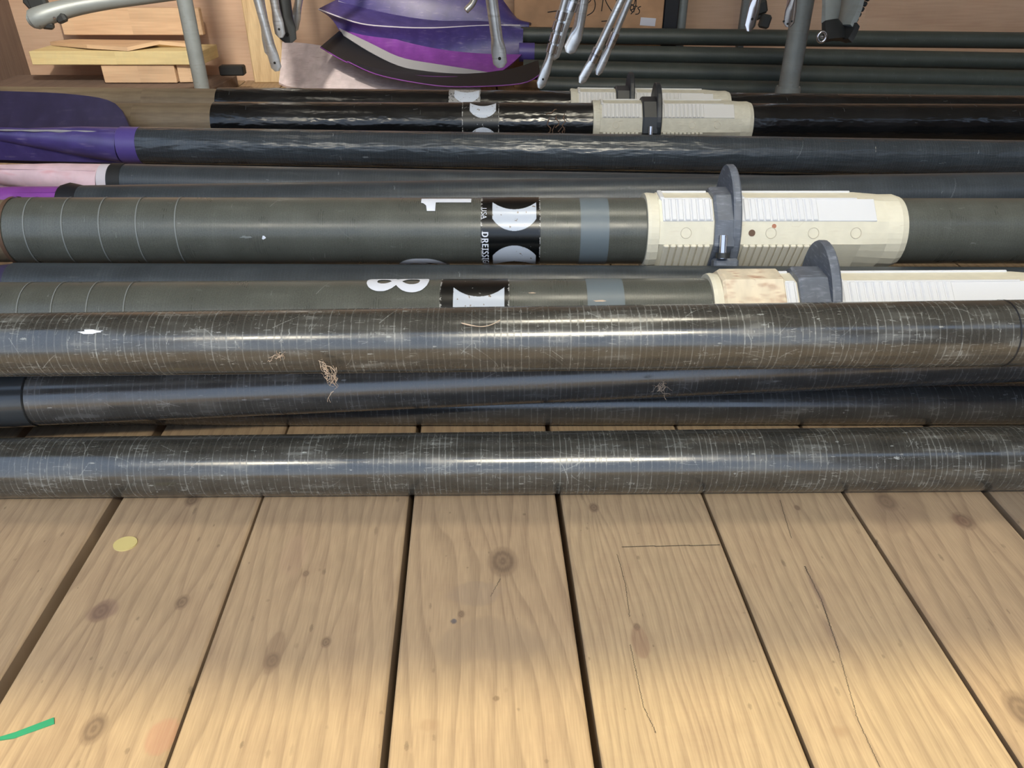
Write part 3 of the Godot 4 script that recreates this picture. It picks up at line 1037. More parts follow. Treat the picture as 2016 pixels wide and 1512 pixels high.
func build_floor() -> void:
	var root := Node3D.new()
	root.name = "floor"
	add_child(root)
	structure(root)
	root.set_meta("label", "floor of rough sawn softwood planks running to the back wall")
	# joints between the planks, left to right (x of the gap's middle, its width)
	var joints := [[-0.4179, 0.008], [-0.2963, 0.0085], [-0.1797, 0.002], [-0.0594, 0.0045], [0.059, 0.0045], [0.1771, 0.0026], [0.2921, 0.0032], [0.4083, 0.006]]
	while joints[0][0] > WALL_X + 0.1:
		joints.push_front([joints[0][0] - 0.1183, 0.004])
	while joints[-1][0] < 3.2:
		joints.append([joints[-1][0] + 0.1183, 0.004])
	var base := Vector3(0.675, 0.580, 0.468)
	var dark := Vector3(0.455, 0.375, 0.305)
	var warm := Vector3(0.68, 0.59, 0.475)
	# marks that belong to single planks: knots, cracks, stains as (x, z, size in m)
	var knots := {
		-4179: [],
		-2963: [Vector3(-0.263, -0.3749, 0.008), Vector3(-0.2077, -0.3809, 0.006), Vector3(-0.236, -0.4898, 0.007), Vector3(-0.229, -0.2858, 0.009)],
		-1797: [Vector3(-0.137, -0.3291, 0.006), Vector3(-0.1052, -0.3423, 0.004), Vector3(-0.1295, -0.404, 0.003)],
		-594: [Vector3(0.0119, -0.4097, 0.013), Vector3(-0.0188, -0.3617, 0.003)],
		590: [Vector3(0.0842, -0.466, 0.005), Vector3(0.0967, -0.3456, 0.003)],
		1771: [Vector3(0.2489, -0.4586, 0.003)],
		2921: [Vector3(0.3206, -0.4628, 0.01), Vector3(0.3729, -0.4374, 0.009), Vector3(0.3131, -0.2733, 0.012)],
	}
	var looks := {   # growth line spacing, drift, strength, saw marks
		-5362: [0.009, 0.05, 0.5, 0.1], -4179: [0.012, 0.06, 0.6, 0.10], -2963: [0.013, -0.05, 0.75, 0.10], -1797: [0.011, 0.02, 0.7, 0.12], -594: [0.014, 0.09, 0.8, 0.16],
		590: [0.0062, 0.01, 0.75, 0.22], 1771: [0.0095, -0.02, 0.7, 0.12], 2921: [0.017, -0.10, 0.8, 0.10], 4083: [0.007, 0.03, 0.7, 0.2],
	}
	var long := 0.5
	var zr := -0.2
	var mats := []
	var by := {}
	for k in looks:
		var x0: float = int(k) / 10000.0
		var kk := []
		for q in knots.get(k, []):
			kk.append(Vector3(q.x - x0, zr - q.y, q.z))
		var loc := func(q: Vector3) -> Vector2:
			return Vector2(q.x - x0, zr - q.y)
		var cracks := []
		var spots := []
		if k == 590:
			cracks = [[1, loc.call(Vector3(0.0948, -0.4133, 0)), loc.call(Vector3(0.0958, -0.3841, 0)), loc.call(Vector3(0.0935, -0.3544, 0))], [1, loc.call(Vector3(0.0898, -0.3315, 0)), loc.call(Vector3(0.0895, -0.2868, 0)), loc.call(Vector3(0.0937, -0.2683, 0))], [3, loc.call(Vector3(0.0998, -0.421, 0)), loc.call(Vector3(0.1294, -0.4208, 0)), loc.call(Vector3(0.175, -0.4198, 0))]]
			spots = [[loc.call(Vector3(0.0963, -0.3344, 0)), Vector2(0.006, 0.014), Vector3(0.52, 0.40, 0.33), 0.4]]
		if k == 1771:
			cracks = [[1, loc.call(Vector3(0.2381, -0.4684, 0)), loc.call(Vector3(0.2312, -0.4244, 0))], [2, loc.call(Vector3(0.2303, -0.3953, 0)), loc.call(Vector3(0.2298, -0.3639, 0)), loc.call(Vector3(0.2236, -0.3194, 0))], [1, loc.call(Vector3(0.2236, -0.3194, 0)), loc.call(Vector3(0.2147, -0.2727, 0)), loc.call(Vector3(0.2142, -0.2423, 0))]]
			spots = [[loc.call(Vector3(0.2297, -0.3709, 0)), Vector2(0.004, 0.028), Vector3(0.47, 0.39, 0.34), 0.55], [loc.call(Vector3(0.2245, -0.3336, 0)), Vector2(0.004, 0.025), Vector3(0.47, 0.39, 0.34), 0.5], [loc.call(Vector3(0.201, -0.2651, 0)), Vector2(0.010, 0.007), Vector3(0.56, 0.45, 0.35), 0.45]]
		if k == -1797:
			spots = [[loc.call(Vector3(-0.1371, -0.3357, 0)), Vector2(0.006, 0.018), Vector3(0.52, 0.43, 0.35), 0.5], [loc.call(Vector3(-0.1407, -0.425, 0)), Vector2(0.012, 0.03), Vector3(0.66, 0.54, 0.46), 0.25]]
		if k == -594:
			cracks = [[1, loc.call(Vector3(0.0095, -0.3928, 0)), loc.call(Vector3(0.002, -0.3765, 0))]]
			spots = [[loc.call(Vector3(-0.0238, -0.3558, 0)), Vector2(0.003, 0.003), Vector3(0.36, 0.34, 0.36), 0.8], [loc.call(Vector3(0.0033, -0.2955, 0)), Vector2(0.003, 0.0025), Vector3(0.46, 0.38, 0.3), 0.7], [loc.call(Vector3(-0.0368, -0.2791, 0)), Vector2(0.008, 0.006), Vector3(0.58, 0.47, 0.37), 0.3], [loc.call(Vector3(-0.0005, -0.3396, 0)), Vector2(0.04, 0.02), Vector3(0.58, 0.50, 0.42), 0.35], [loc.call(Vector3(-0.0103, -0.3794, 0)), Vector2(0.03, 0.012), Vector3(0.56, 0.49, 0.43), 0.35]]
		if k == -2963:
			spots = [[loc.call(Vector3(-0.1865, -0.2794, 0)), Vector2(0.011, 0.012), Vector3(0.66, 0.47, 0.39), 0.45], [loc.call(Vector3(-0.263, -0.3749, 0)), Vector2(0.012, 0.012), Vector3(0.46, 0.36, 0.33), 0.4]]
		if k == 2921:
			spots = [[loc.call(Vector3(0.3164, -0.4494, 0)), Vector2(0.03, 0.025), Vector3(0.55, 0.46, 0.38), 0.35], [loc.call(Vector3(0.3732, -0.438, 0)), Vector2(0.014, 0.012), Vector3(0.48, 0.36, 0.30), 0.5]]
		var lk: Array = looks[k]
		var b0: Vector3 = base
		if k == 590 or k == 1771:
			b0 = warm
		elif k == 4083:
			b0 = Vector3(0.57, 0.50, 0.42)
		var t := wood_map(400 + k, 300, 960, 0.118, long, b0, dark, kk, lk[0], lk[1], lk[2], lk[3], cracks, spots, 48)
		var m := tmat(t, 0.72, null, t, 0.05)
		by[k] = m
		mats.append(m)
	var z0 := 1.5
	for i in joints.size() - 1:
		var xa: float = joints[i][0] + joints[i][1] * 0.5
		var xb: float = joints[i + 1][0] - joints[i + 1][1] * 0.5
		var o := MeshInstance3D.new()
		o.mesh = plank_mesh(xb - xa, z0 - WALL_Z, 0.032, zr, z0, long)
		o.position = Vector3(xa, 0.0, z0)
		var key := int(round(joints[i][0] * 10000.0))
		put(o, "plank", by[key] if by.has(key) else mats[(i * 5 + 3) % mats.size()], root)
	# the saw-cut step across one plank, the pale plug set in another
	var sub := MB.new()
	sub.box(Vector3(1.0, -0.12, -0.43), Vector3(4.7, 0.16, 3.86), Basis(), 0.005)
	add("subfloor", sub, M.sawn_dark, root)
	var pl := MB.new()
	var c := Vector3(-0.2686, 0, -0.4404)
	pl.tube([c + Vector3(0, -0.003, 0), c + Vector3(0, 0.0012, 0)], [Vector2(0.0075, 0.0085)], 22, Vector3(0, 0, 1))
	add("plug", pl, M.plug, root, "pale yellow round wooden plug")
	var tp := MB.new()
	var ta := [Vector3(-0.2887, 0.0006, -0.2795), Vector3(-0.272, 0.0006, -0.2854), Vector3(-0.2543, 0.0006, -0.2941)]
	var tb := [Vector3(-0.2891, 0.0006, -0.2792), Vector3(-0.2712, 0.0006, -0.2815), Vector3(-0.2522, 0.0006, -0.29)]
	tp.plate(ta, tb, 0.0006, 0.0, 2)
	tag(add("tape_strip", tp, M.green_tape), "short strip of bright green tape stuck across the floor planks", "tape")
	var ground := MB.new()
	ground.box(Vector3(0, -0.3, 0), Vector3(60, 0.18, 60), Basis(), 0.01)
	structure(add("ground", ground, M.concrete))

func build_shell() -> void:
	# back wall: plywood sheets meeting behind an upright stud
	var w := Node3D.new()
	w.name = "wall_back"
	add_child(w)
	structure(w)
	for e in [[WALL_X - 0.06, -0.6255], [-0.6235, 0.595], [0.597, 1.815], [1.817, 3.34]]:
		var mb := MB.new()
		mb.box(Vector3((e[0] + e[1]) * 0.5, 0.97, WALL_Z - 0.012), Vector3(e[1] - e[0], 2.06, 0.018), Basis(), 0.001)
		add("plywood_sheet", mb, M.plywood, w)
	var bk := MB.new()
	bk.box(Vector3(1.04, 0.97, WALL_Z - 0.05), Vector3(4.7, 2.06, 0.05), Basis(), 0.002)
	add("backing", bk, M.sawn_dark, w)
	var st := MB.new()
	var a := Vector3(-0.5747, 0.1135, -2.2881)
	st.box(Vector3(a.x, 0.97, WALL_Z + 0.022), Vector3(0.091, 1.94, 0.042), Basis(), 0.003)
	add("stud", st, M.pine, w, "upright sawn pine stud")
	var lw := MB.new()
	lw.box(Vector3(WALL_X - 0.045, 0.97, -1.33), Vector3(0.09, 2.06, 2.1), Basis(), 0.003)
	structure(add("wall_left", lw, M.sawn_dark))
	var rw := MB.new()
	rw.box(Vector3(3.30, 0.97, -0.9), Vector3(0.09, 2.06, 3.0), Basis(), 0.003)
	structure(add("wall_right", rw, M.sawn_dark))
	# loft floor over the bay; its front edge shades everything further in
	var cl := MB.new()
	cl.box(Vector3(1.03, 1.93, -0.795), Vector3(4.7, 0.06, 3.17), Basis(), 0.004)
	structure(add("ceiling", cl, M.loft_paint))
	# beam across the open front carrying the lights
	var bm := MB.new()
	bm.box(Vector3(1.03, 1.95, 1.34), Vector3(4.7, 0.09, 0.06), Basis(), 0.004)
	structure(add("trim_1", bm, M.pine))
	for x in [-1.22, 3.27]:
		var ps := MB.new()
		ps.box(Vector3(x, 0.95, 1.34), Vector3(0.09, 1.91, 0.06), Basis(), 0.004)
		structure(add("trim_%d" % (2 if x < 0.0 else 3), ps, M.pine))
	var fw := MB.new()
	fw.box(Vector3(2.15, 0.95, 1.28), Vector3(2.3, 1.9, 0.04), Basis(), 0.003)
	structure(add("wall_front", fw, M.sawn_dark))
	work_lamp(Vector3(-0.41, 0.95, -1.02), Vector3(-0.92, 0.15, WALL_Z), 0.76)
	lamp_batten(Vector3(-1.05, 1.85, 1.34), 0.35, 0.4, "strip light at the left end of the front beam", Color(1.0, 0.96, 0.86), 30.0)
	lamp_batten(Vector3(0.22, 1.85, 1.34), 0.70, 1.35, "strip light at the middle of the front beam", Color(1.0, 0.96, 0.86), 14.0, 0.22)
	lamp_batten(Vector3(1.45, 1.85, 1.34), 0.35, 0.4, "strip light towards the right end of the front beam", Color(1.0, 0.96, 0.86), 30.0)
	lamp_batten(Vector3(0.26, 1.865, -0.50), 0.50, 0.16, "strip light under the loft above the front of the heap", Color(1.0, 0.97, 0.88), 12.0, 0.12)

func build_front_oars() -> void:
	var o := oar("scratched dark grey oar lying nearest the camera on the bare planks", Vector3(-0.3862, 0.024, -0.5079), Vector3(0.4362, 0.026, -0.4812), 0.024, 0.026, -0.45, 2.2, M.scratched)
	o = oar("dull brown-grey oar shaft on the planks below and behind the crossing shaft", Vector3(-0.4405, 0.019, -0.6109), Vector3(0.4948, 0.019, -0.5703), 0.019, 0.019, -0.45, 1.4, M.scuffed, 1.1)
	o = oar("dark scuffed oar crossing at a slant under the upper scratched shaft", Vector3(-0.4044, 0.0541, -0.5634), Vector3(0.4826, 0.0652, -0.5769), 0.0235, 0.0225, -0.25, 1.02, M.scuffed)
	band(o, "joint_ring", 0.0307, 0.0318, 0.0004, M.hole)
	band(o, "end_wrap", -0.15, 0.0303, 0.0005, M.end_gloss, 0.0, "glossier end section")
	o = oar("heavily scratched grey oar just in front of the number eight oar", Vector3(-0.3377, 0.1429, -0.4914), Vector3(0.3808, 0.1501, -0.4633), 0.0223, 0.0235, -0.5, 2.2, M.scratched)
	o.get_node("shaft").rotation.x = 2.1
	chip(o, 0.0756, 0.86, 0.017, 0.0035, 3, M.vinyl)
	chip(o, 0.0029, 1.15, 0.009, 0.004, 9, M.vinyl)
	band(o, "joint_ring", 0.7013, 0.7023, 0.0004, M.carbon)
	# number eight
	o = oar("olive grey oar marked with a white eight, beige adjuster on its sleeve", Vector3(-0.386, 0.1223, -0.5724), Vector3(0.4362, 0.1262, -0.5376), 0.031, 0.031, -0.0245, 2.5, M.olive)
	for px in [0.031, 0.0571, 0.0841, 0.1127]:
		band(o, "tape_seam", px, px + 0.0009, 0.0005, M.seam, 0.06)
	lettering(o, "8", true, 0.0475, 0.3237, 1.66, -1.0, M.vinyl, 0.0007, "numeral")
	var wr := band(o, "printed_wrap", 0.3559, 0.4094, 0.0005, tmat(wrap_map(5, 0.053, 0.197, 0.12, 0.0), 0.28), 0.0, "black wrap with white crescents")
	lettering(o, "USA", false, 0.0042, 0.3596, 0.42, 1.0, M.vinyl_red, 0.0011)
	lettering(o, "DREISSIGACKER", true, 0.0052, 0.3596, -0.4, 1.0, M.vinyl, 0.0011)
	band(o, "faded_patch", 0.4694, 0.498, 0.0003, M.patch)
	sleeve(o, 0.5658, 0.847, 0.6307, 0.6605, 0.38, M.sleeve, M.sleeve_rib, true)
	var cm := MB.new()
	var xa: float = 0.5731
	var xb: float = 0.6213
	cm.loft([section(xa, 0.38, 1.03, 0.0, 0.04), section(xa + 0.002, 0.38, 1.075, 0.0, 0.04), section(xb - 0.002, 0.38, 1.075, 0.0, 0.04), section(xb, 0.38, 1.03, 0.0, 0.04)])
	add("load_adjuster", cm, M.clam, o, "beige streaked clip-on adjuster")
	chip(o, 0.427, 1.12, 0.006, 0.0012, 4, M.fluff)
	chip(o, 0.4674, 0.72, 0.009, 0.0022, 5, M.fluff)
	chip(o, 0.4784, 0.88, 0.010, 0.0016, 6, M.fluff)
	chip(o, 0.4294, 0.50, 0.007, 0.0014, 7, M.fluff)
	chip(o, 0.0082, 1.05, 0.022, 0.0030, 8, M.fluff)
	grip(o, -0.0245, 0.4)

func build_middle_oars() -> void:
	var o := oar("slate blue oar low in the gap between the oars numbered one and eight", Vector3(-0.4303, 0.1153, -0.6545), Vector3(0.4874, 0.1118, -0.6109), 0.0225, 0.0225, 0.0155, 1.5, M.slate, 1.1)
	blade(o, 0.0155, -1.0, 2.2, M.purple_dull, M.purple_dull, 0.045)
	# number one
	o = oar("olive grey oar marked with a white one, complete cream sleeve and bolted black collar", Vector3(-0.4478, 0.1484, -0.7106), Vector3(0.51, 0.1484, -0.6673), 0.0309, 0.03, 0.019, 2.6, M.olive)
	for px in [0.038, 0.0723, 0.1056, 0.1389, 0.1741]:
		band(o, "tape_seam", px, px + 0.0011, 0.0005, M.seam, 0.09)
	band(o, "end_ring", 0.0171, 0.0209, 0.0008, M.rust)
	cut_shape(o, PackedVector2Array([Vector2(0.0075, 0), Vector2(0.0075, 0.0455), Vector2(-0.0005, 0.0455), Vector2(-0.0015, 0.0430), Vector2(-0.0045, 0.0405), Vector2(-0.0110, 0.0395), Vector2(-0.0110, 0.0320), Vector2(0, 0.0320), Vector2(0, 0)]), 0.4423, 1.31, -1.0, M.vinyl, 0.0007, "numeral")
	lettering(o, "9", true, 0.0455, 0.3985, -1.06, -1.0, M.vinyl, 0.0007, "numeral")
	band(o, "printed_wrap", 0.4513, 0.505, 0.0005, tmat(wrap_map(6, 0.053, 0.197, 0.10, 0.0), 0.25), 0.0, "black wrap with white crescents")
	lettering(o, "DREISSIGACKER", true, 0.0058, 0.4551, -0.62, 1.0, M.vinyl, 0.0011)
	lettering(o, "USA", false, 0.0042, 0.4542, 0.88, 1.0, M.vinyl, 0.0011)
	band(o, "faded_patch", 0.5412, 0.5669, 0.0003, M.patch)
	sleeve(o, 0.6011, 0.8351, 0.6601, 0.6834, 0.35, M.sleeve, M.sleeve_rib, true)
	chip(o, 0.2402, 0.18, 0.012, 0.0026, 10, M.seam)
	chip(o, 0.2563, 0.16, 0.004, 0.0040, 11, M.vinyl)
	grip(o, 0.019, 0.42)
	# behind it
	o = oar("blue-grey oar shaft showing just above the number one oar, bright violet blade", Vector3(-0.497, 0.1403, -0.8016), Vector3(0.5675, 0.153, -0.7612), 0.0225, 0.0225, 0.0846, 2.3, M.slate, 1.1)
	var tp := MB.new()
	tp.tube([Vector3(0.0645, 0, 0), Vector3(0.0698, 0, 0), Vector3(0.0772, 0, 0), Vector3(0.0888, 0, 0)], [0.016, 0.0235, 0.0255, 0.0228], 24)
	add("end_wrap", tp, M.carbon, o, "black tape round the blade end")
	blade(o, 0.0687, -1.0, 0.2, M.magenta, M.magenta)
	o = oar("near-black oar with a pale pink blade neck at the left", Vector3(-0.5769, 0.127, -0.9494), Vector3(0.6596, 0.1081, -0.882), 0.0225, 0.0225, 0.1388, 2.2, M.slate, 1.1)
	band(o, "end_wrap", 0.1401, 0.1548, 0.0006, M.rubber)
	band(o, "white_ring", 0.1272, 0.1401, -0.0006, M.edge_white)
	blade(o, 0.1253, -1.0, 0.35, M.pink_paint, M.pink_paint)
	for e in [[168.0, 0.55, 0.006, Color(0.16, 0.22, 0.42)], [192.0, -0.1, 0.005, Color(0.75, 0.24, 0.32)]]:
		var fl := MB.new()
		var x0: float = 0.1253 - (204.0 - e[0]) * 0.000615
		fl.box(Vector3(x0, sin(e[1]) * 0.0205, cos(e[1]) * 0.0205), Vector3(e[2] * 1.7, 0.0028, 0.0016), Basis(Vector3(1, 0, 0), -e[1]), 0.0005)
		add("paint_fleck", fl, mat(e[3], 0.5), o)
	o = oar("dark oar with crinkled film and a chipped purple blade and purple ring", Vector3(-0.6421, 0.1389, -1.0849), Vector3(0.7368, 0.1208, -1.0116), 0.0235, 0.024, 0.1918, 2.4, M.slate_film, 1.2)
	band(o, "purple_ring", 0.1665, 0.1925, 0.0002, M.purple_band)
	blade(o, 0.1644, -1.0, 0.25, M.purple, M.purple, 0.2, 0.2)
	var jb := o.get_node("blade")
	for e in [[0.02, 0.16, 0.0235], [0.19, 0.24, 0.0235]]:
		var ch := MB.new()
		var q := []
		for i in 9:
			q.append(Vector3(0.1644 - lerpf(e[0], e[1], i / 8.0), 0, 0) + Vector3(0, cos(0.25), sin(0.25)) * e[2] * 0.93 + Vector3(0, -sin(0.25), cos(0.25)) * (0.0055 + 0.0006 * sin(i * 2.7)))
		ch.tube(q, [0.0006, 0.0016, 0.0011, 0.0020, 0.0013, 0.0018, 0.0009, 0.0014, 0.0004], 8)
		add("chipped_edge", ch, M.grey_stripe, jb, "bare chipped edge")
	o = oar("dull dark purple broad blade leaning behind the chipped purple blade", Vector3(-0.6819, 0.0958, -1.1342), Vector3(0.781, 0.084, -1.061), 0.021, 0.021, 0.1904, 1.9, M.slate, 1.2)
	var bl := sheet(o, [Vector3(-0.9689, 0.18, -1.2687), Vector3(-0.8468, 0.1793, -1.251), Vector3(-0.7041, 0.178, -1.2321), Vector3(-0.5937, 0.1761, -1.2142), Vector3(-0.5275, 0.1663, -1.1994), Vector3(-0.5001, 0.1382, -1.1694)], [Vector3(-0.9126, 0.1145, -1.1443), Vector3(-0.8049, 0.1084, -1.1357), Vector3(-0.6756, 0.1034, -1.1269), Vector3(-0.5749, 0.101, -1.1208), Vector3(-0.5184, 0.098, -1.1188), Vector3(-0.4896, 0.0947, -1.119)], 0.005, 0.004, M.purple_dull)

func build_back_oars() -> void:
	var o := oar("glossy black oar with worn crescent wrap, in front of its twin", Vector3(-0.7324, 0.1293, -1.2553), Vector3(0.8425, 0.1253, -1.1817), 0.031, 0.031, 0.3347, 2.6, M.black_film)
	band(o, "printed_wrap", 0.7132, 0.7687, 0.0005, tmat(wrap_map(7, 0.055, 0.197, 0.13, -0.0042), 0.35), 0.0, "torn black wrap with white crescents")
	var tr := MB.new()
	var trng := RandomNumberGenerator.new()
	trng.seed = 12
	for k in 9:
		var q := []
		var ph := trng.randf_range(-0.4, 1.1)
		var tx := trng.randf_range(-0.010, 0.016)
		for i in 6:
			q.append(Vector3(0.8548 + tx, sin(ph) * 0.0316, cos(ph) * 0.0316))
			ph -= trng.randf_range(0.02, 0.24)
			tx += trng.randf_range(-0.006, 0.006)
		tr.tube(q, [0.0003, 0.0010, 0.0006, 0.0011, 0.0007, 0.0002], 6, Vector3(1, 0, 0))
	add("torn_tape", tr, M.rust, o, "curled remains of brown tape")
	sleeve(o, 0.9103, 1.1512, 0.9838, 1.012, 0.235, M.sleeve_old, M.rib_old, false)
	grip(o, 0.3347, 0.42)
	o = oar("glossy black oar with a faded white wrap, half hidden behind its twin", Vector3(-0.7837, 0.1345, -1.3591), Vector3(0.9026, 0.1194, -1.2738), 0.031, 0.031, 0.3652, 2.6, M.black_film)
	band(o, "printed_wrap", 0.7421, 0.7932, 0.0005, tmat(wrap_map(8, 0.05, 0.197, 0.72, -0.006), 0.4), 0.0, "faded whitish wrap")
	sleeve(o, 0.9389, 1.1977, 1.0118, 1.0403, 0.20, M.sleeve_old, M.rib_old, false)
	grip(o, 0.3652, 0.42)
	# four oars against the back wall with their spoon blades nested
	o = oar("rearmost dark oar of the wall stack with the topmost broad purple blade", Vector3(-1.213, 0.1531, -2.2122), Vector3(1.4068, 0.1287, -2.079), 0.0195, 0.0195, 1.3351, 3.9, M.dim, 1.3)
	var s := sheet(o, [Vector3(-0.3359, 0.3175, -2.2784), Vector3(-0.221, 0.3231, -2.2766), Vector3(-0.091, 0.3119, -2.2639), Vector3(0.0251, 0.267, -2.2372), Vector3(0.1083, 0.1748, -2.1949), Vector3(0.148, 0.1625, -2.1739)], [Vector3(-0.3439, 0.2149, -2.2164), Vector3(-0.2501, 0.1909, -2.1917), Vector3(-0.1339, 0.162, -2.1688), Vector3(-0.0304, 0.1481, -2.1615), Vector3(0.0867, 0.1391, -2.1508), Vector3(0.1471, 0.1407, -2.1549)], 0.006, -0.02, M.purple)
	edge_bead(s, o, [Vector3(-0.3452, 0.2149, -2.2164), Vector3(-0.2501, 0.1909, -2.1917), Vector3(-0.1274, 0.1609, -2.1679)], 0.0022, M.edge_white, "scuffed white edge")
	o = oar("second dark oar of the wall stack with a curved purple blade showing its back", Vector3(-1.2015, 0.127, -2.1723), Vector3(1.3913, 0.0863, -2.0305), 0.0205, 0.0205, 1.3449, 3.8, M.dim, 1.3)
	s = sheet(o, [Vector3(-0.3865, 0.2022, -2.152), Vector3(-0.2935, 0.1758, -2.1141), Vector3(-0.2175, 0.1677, -2.1), Vector3(-0.1045, 0.1645, -2.0929), Vector3(0.0341, 0.1687, -2.1009), Vector3(0.1229, 0.1588, -2.1026)], [Vector3(-0.343, 0.1544, -2.1619), Vector3(-0.2758, 0.1252, -2.1353), Vector3(-0.1989, 0.1087, -2.1217), Vector3(-0.0961, 0.0954, -2.109), Vector3(0.0326, 0.0904, -2.0885), Vector3(0.1223, 0.0978, -2.083)], 0.005, 0.008, M.purple)
	sheet(o, [Vector3(-0.3865, 0.2022, -2.152), Vector3(-0.2935, 0.1758, -2.1141), Vector3(-0.2175, 0.1677, -2.1), Vector3(-0.1045, 0.1645, -2.0929), Vector3(0.0341, 0.1687, -2.1009), Vector3(0.1229, 0.1588, -2.1026)], [Vector3(-0.3508, 0.2162, -2.2292), Vector3(-0.2647, 0.2028, -2.2171), Vector3(-0.1866, 0.1882, -2.2047), Vector3(-0.0822, 0.1737, -2.1912), Vector3(0.0354, 0.1703, -2.1721), Vector3(0.1254, 0.1515, -2.1449)], 0.004, 0.0, M.purple, "blade_hollow")
	edge_bead(s, o, [Vector3(-0.3877, 0.2022, -2.1521), Vector3(-0.2935, 0.1758, -2.1141), Vector3(-0.2175, 0.1677, -2.1), Vector3(-0.1045, 0.1645, -2.0929), Vector3(0.0341, 0.1687, -2.1009), Vector3(0.1156, 0.1675, -2.1082)], 0.0017, M.edge_white, "bright chipped rim")
	band(o, "purple_ring", 1.3165, 1.3552, 0.002, M.purple_band)
	o = oar("third dark oar of the wall stack with a bright violet blade edged in grey", Vector3(-1.1839, 0.0976, -2.1185), Vector3(1.3688, 0.051, -1.9749), 0.0235, 0.0235, 1.3065, 3.7, M.dim, 1.3)
	s = sheet(o, [Vector3(-0.3427, 0.1632, -2.1673), Vector3(-0.2609, 0.1519, -2.1391), Vector3(-0.1709, 0.1291, -2.1095), Vector3(-0.069, 0.1124, -2.0889), Vector3(0.0326, 0.1055, -2.0742), Vector3(0.1173, 0.1052, -2.0644)], [Vector3(-0.3328, 0.1519, -2.1424), Vector3(-0.2584, 0.1226, -2.0919), Vector3(-0.1818, 0.0968, -2.0552), Vector3(-0.094, 0.0815, -2.036), Vector3(-0.0064, 0.0738, -2.0215), Vector3(0.0559, 0.0684, -2.0155)], 0.004, 0.004, M.magenta)
	sheet(o, [Vector3(-0.3391, 0.1593, -2.139), Vector3(-0.2576, 0.1298, -2.0904), Vector3(-0.181, 0.1022, -2.0502), Vector3(-0.0935, 0.0891, -2.0324), Vector3(-0.0063, 0.0778, -2.0181), Vector3(0.0582, 0.0682, -2.0094)], [Vector3(-0.3282, 0.1448, -2.1226), Vector3(-0.2575, 0.1111, -2.0731), Vector3(-0.181, 0.0837, -2.0331), Vector3(-0.0937, 0.0707, -2.0154), Vector3(-0.0067, 0.0659, -2.0051), Vector3(0.0581, 0.0659, -2.0056)], 0.004, 0.0, M.grey_stripe, "edge_band", "dull grey painted band")
	o = oar("nearest oar of the wall stack with a black blade rimmed in violet", Vector3(-1.1664, 0.0671, -2.064), Vector3(1.3466, 0.0255, -1.9253), 0.022, 0.0205, 1.326, 3.6, M.dim, 1.3)
	s = sheet(o, [Vector3(-0.3414, 0.1512, -2.1482), Vector3(-0.2592, 0.1175, -2.0947), Vector3(-0.1824, 0.0917, -2.0579), Vector3(-0.0944, 0.0753, -2.0381), Vector3(-0.0065, 0.0697, -2.0249), Vector3(0.0688, 0.074, -2.0241)], [Vector3(-0.3779, 0.1258, -2.0641), Vector3(-0.3029, 0.0931, -2.0232), Vector3(-0.2162, 0.0759, -2.0031), Vector3(-0.1051, 0.0684, -1.9876), Vector3(-0.0066, 0.0684, -1.9831), Vector3(0.0551, 0.0707, -1.9876)], 0.004, 0.0, M.carbon)
	edge_bead(s, o, [Vector3(-0.3775, 0.1261, -2.0619), Vector3(-0.3025, 0.0934, -2.0211), Vector3(-0.2159, 0.0763, -2.0009), Vector3(-0.105, 0.0688, -1.9855), Vector3(-0.0066, 0.0688, -1.981), Vector3(0.0526, 0.071, -1.9856)], 0.0014, M.magenta, "violet rim")
	s = sheet(o, [Vector3(-0.3044, 0.0957, -2.0366), Vector3(-0.2172, 0.0795, -2.017), Vector3(-0.1055, 0.0719, -2.0015), Vector3(-0.0065, 0.0728, -1.9917), Vector3(0.0801, 0.0812, -1.9929), Vector3(0.1555, 0.0986, -2.0118)], [Vector3(-0.3077, 0.0997, -2.0099), Vector3(-0.2384, 0.0763, -1.9808), Vector3(-0.1404, 0.0604, -1.955), Vector3(-0.0434, 0.053, -1.9403), Vector3(0.1057, 0.0592, -1.9374), Vector3(0.1567, 0.0772, -1.9577)], 0.004, 0.0, M.carbon, "blade")
	edge_bead(s, o, [Vector3(-0.3073, 0.1011, -2.0084), Vector3(-0.2381, 0.0766, -1.9787), Vector3(-0.1403, 0.0607, -1.9529), Vector3(-0.0434, 0.0534, -1.9382), Vector3(0.1056, 0.0596, -1.9352), Vector3(0.1565, 0.0775, -1.9556)], 0.0014, M.magenta, "violet rim")
	# the white one in front of the stud
	o = oar("oar with a grubby white flat blade lying below the purple blades", Vector3(-1.1551, 0.0327, -2.0191), Vector3(1.3318, 0.0126, -1.8946), 0.017, 0.017, 1.1611, 1.544, M.dim, 1.3)
	sheet(o, [Vector3(-0.4986, 0.12, -2.1949), Vector3(-0.4122, 0.1158, -2.1767), Vector3(-0.3047, 0.0975, -2.1373), Vector3(-0.1983, 0.0781, -2.0855), Vector3(-0.095, 0.0593, -2.0343), Vector3(0.0126, 0.0434, -1.9847)], [Vector3(-0.4937, 0.0417, -2.0709), Vector3(-0.4533, 0.0318, -2.0572), Vector3(-0.3244, 0.0272, -2.0369), Vector3(-0.1968, 0.0248, -2.0179), Vector3(-0.0952, 0.0223, -1.9884), Vector3(0.0116, 0.0178, -1.9457)], 0.006, 0.004, M.white_paint)

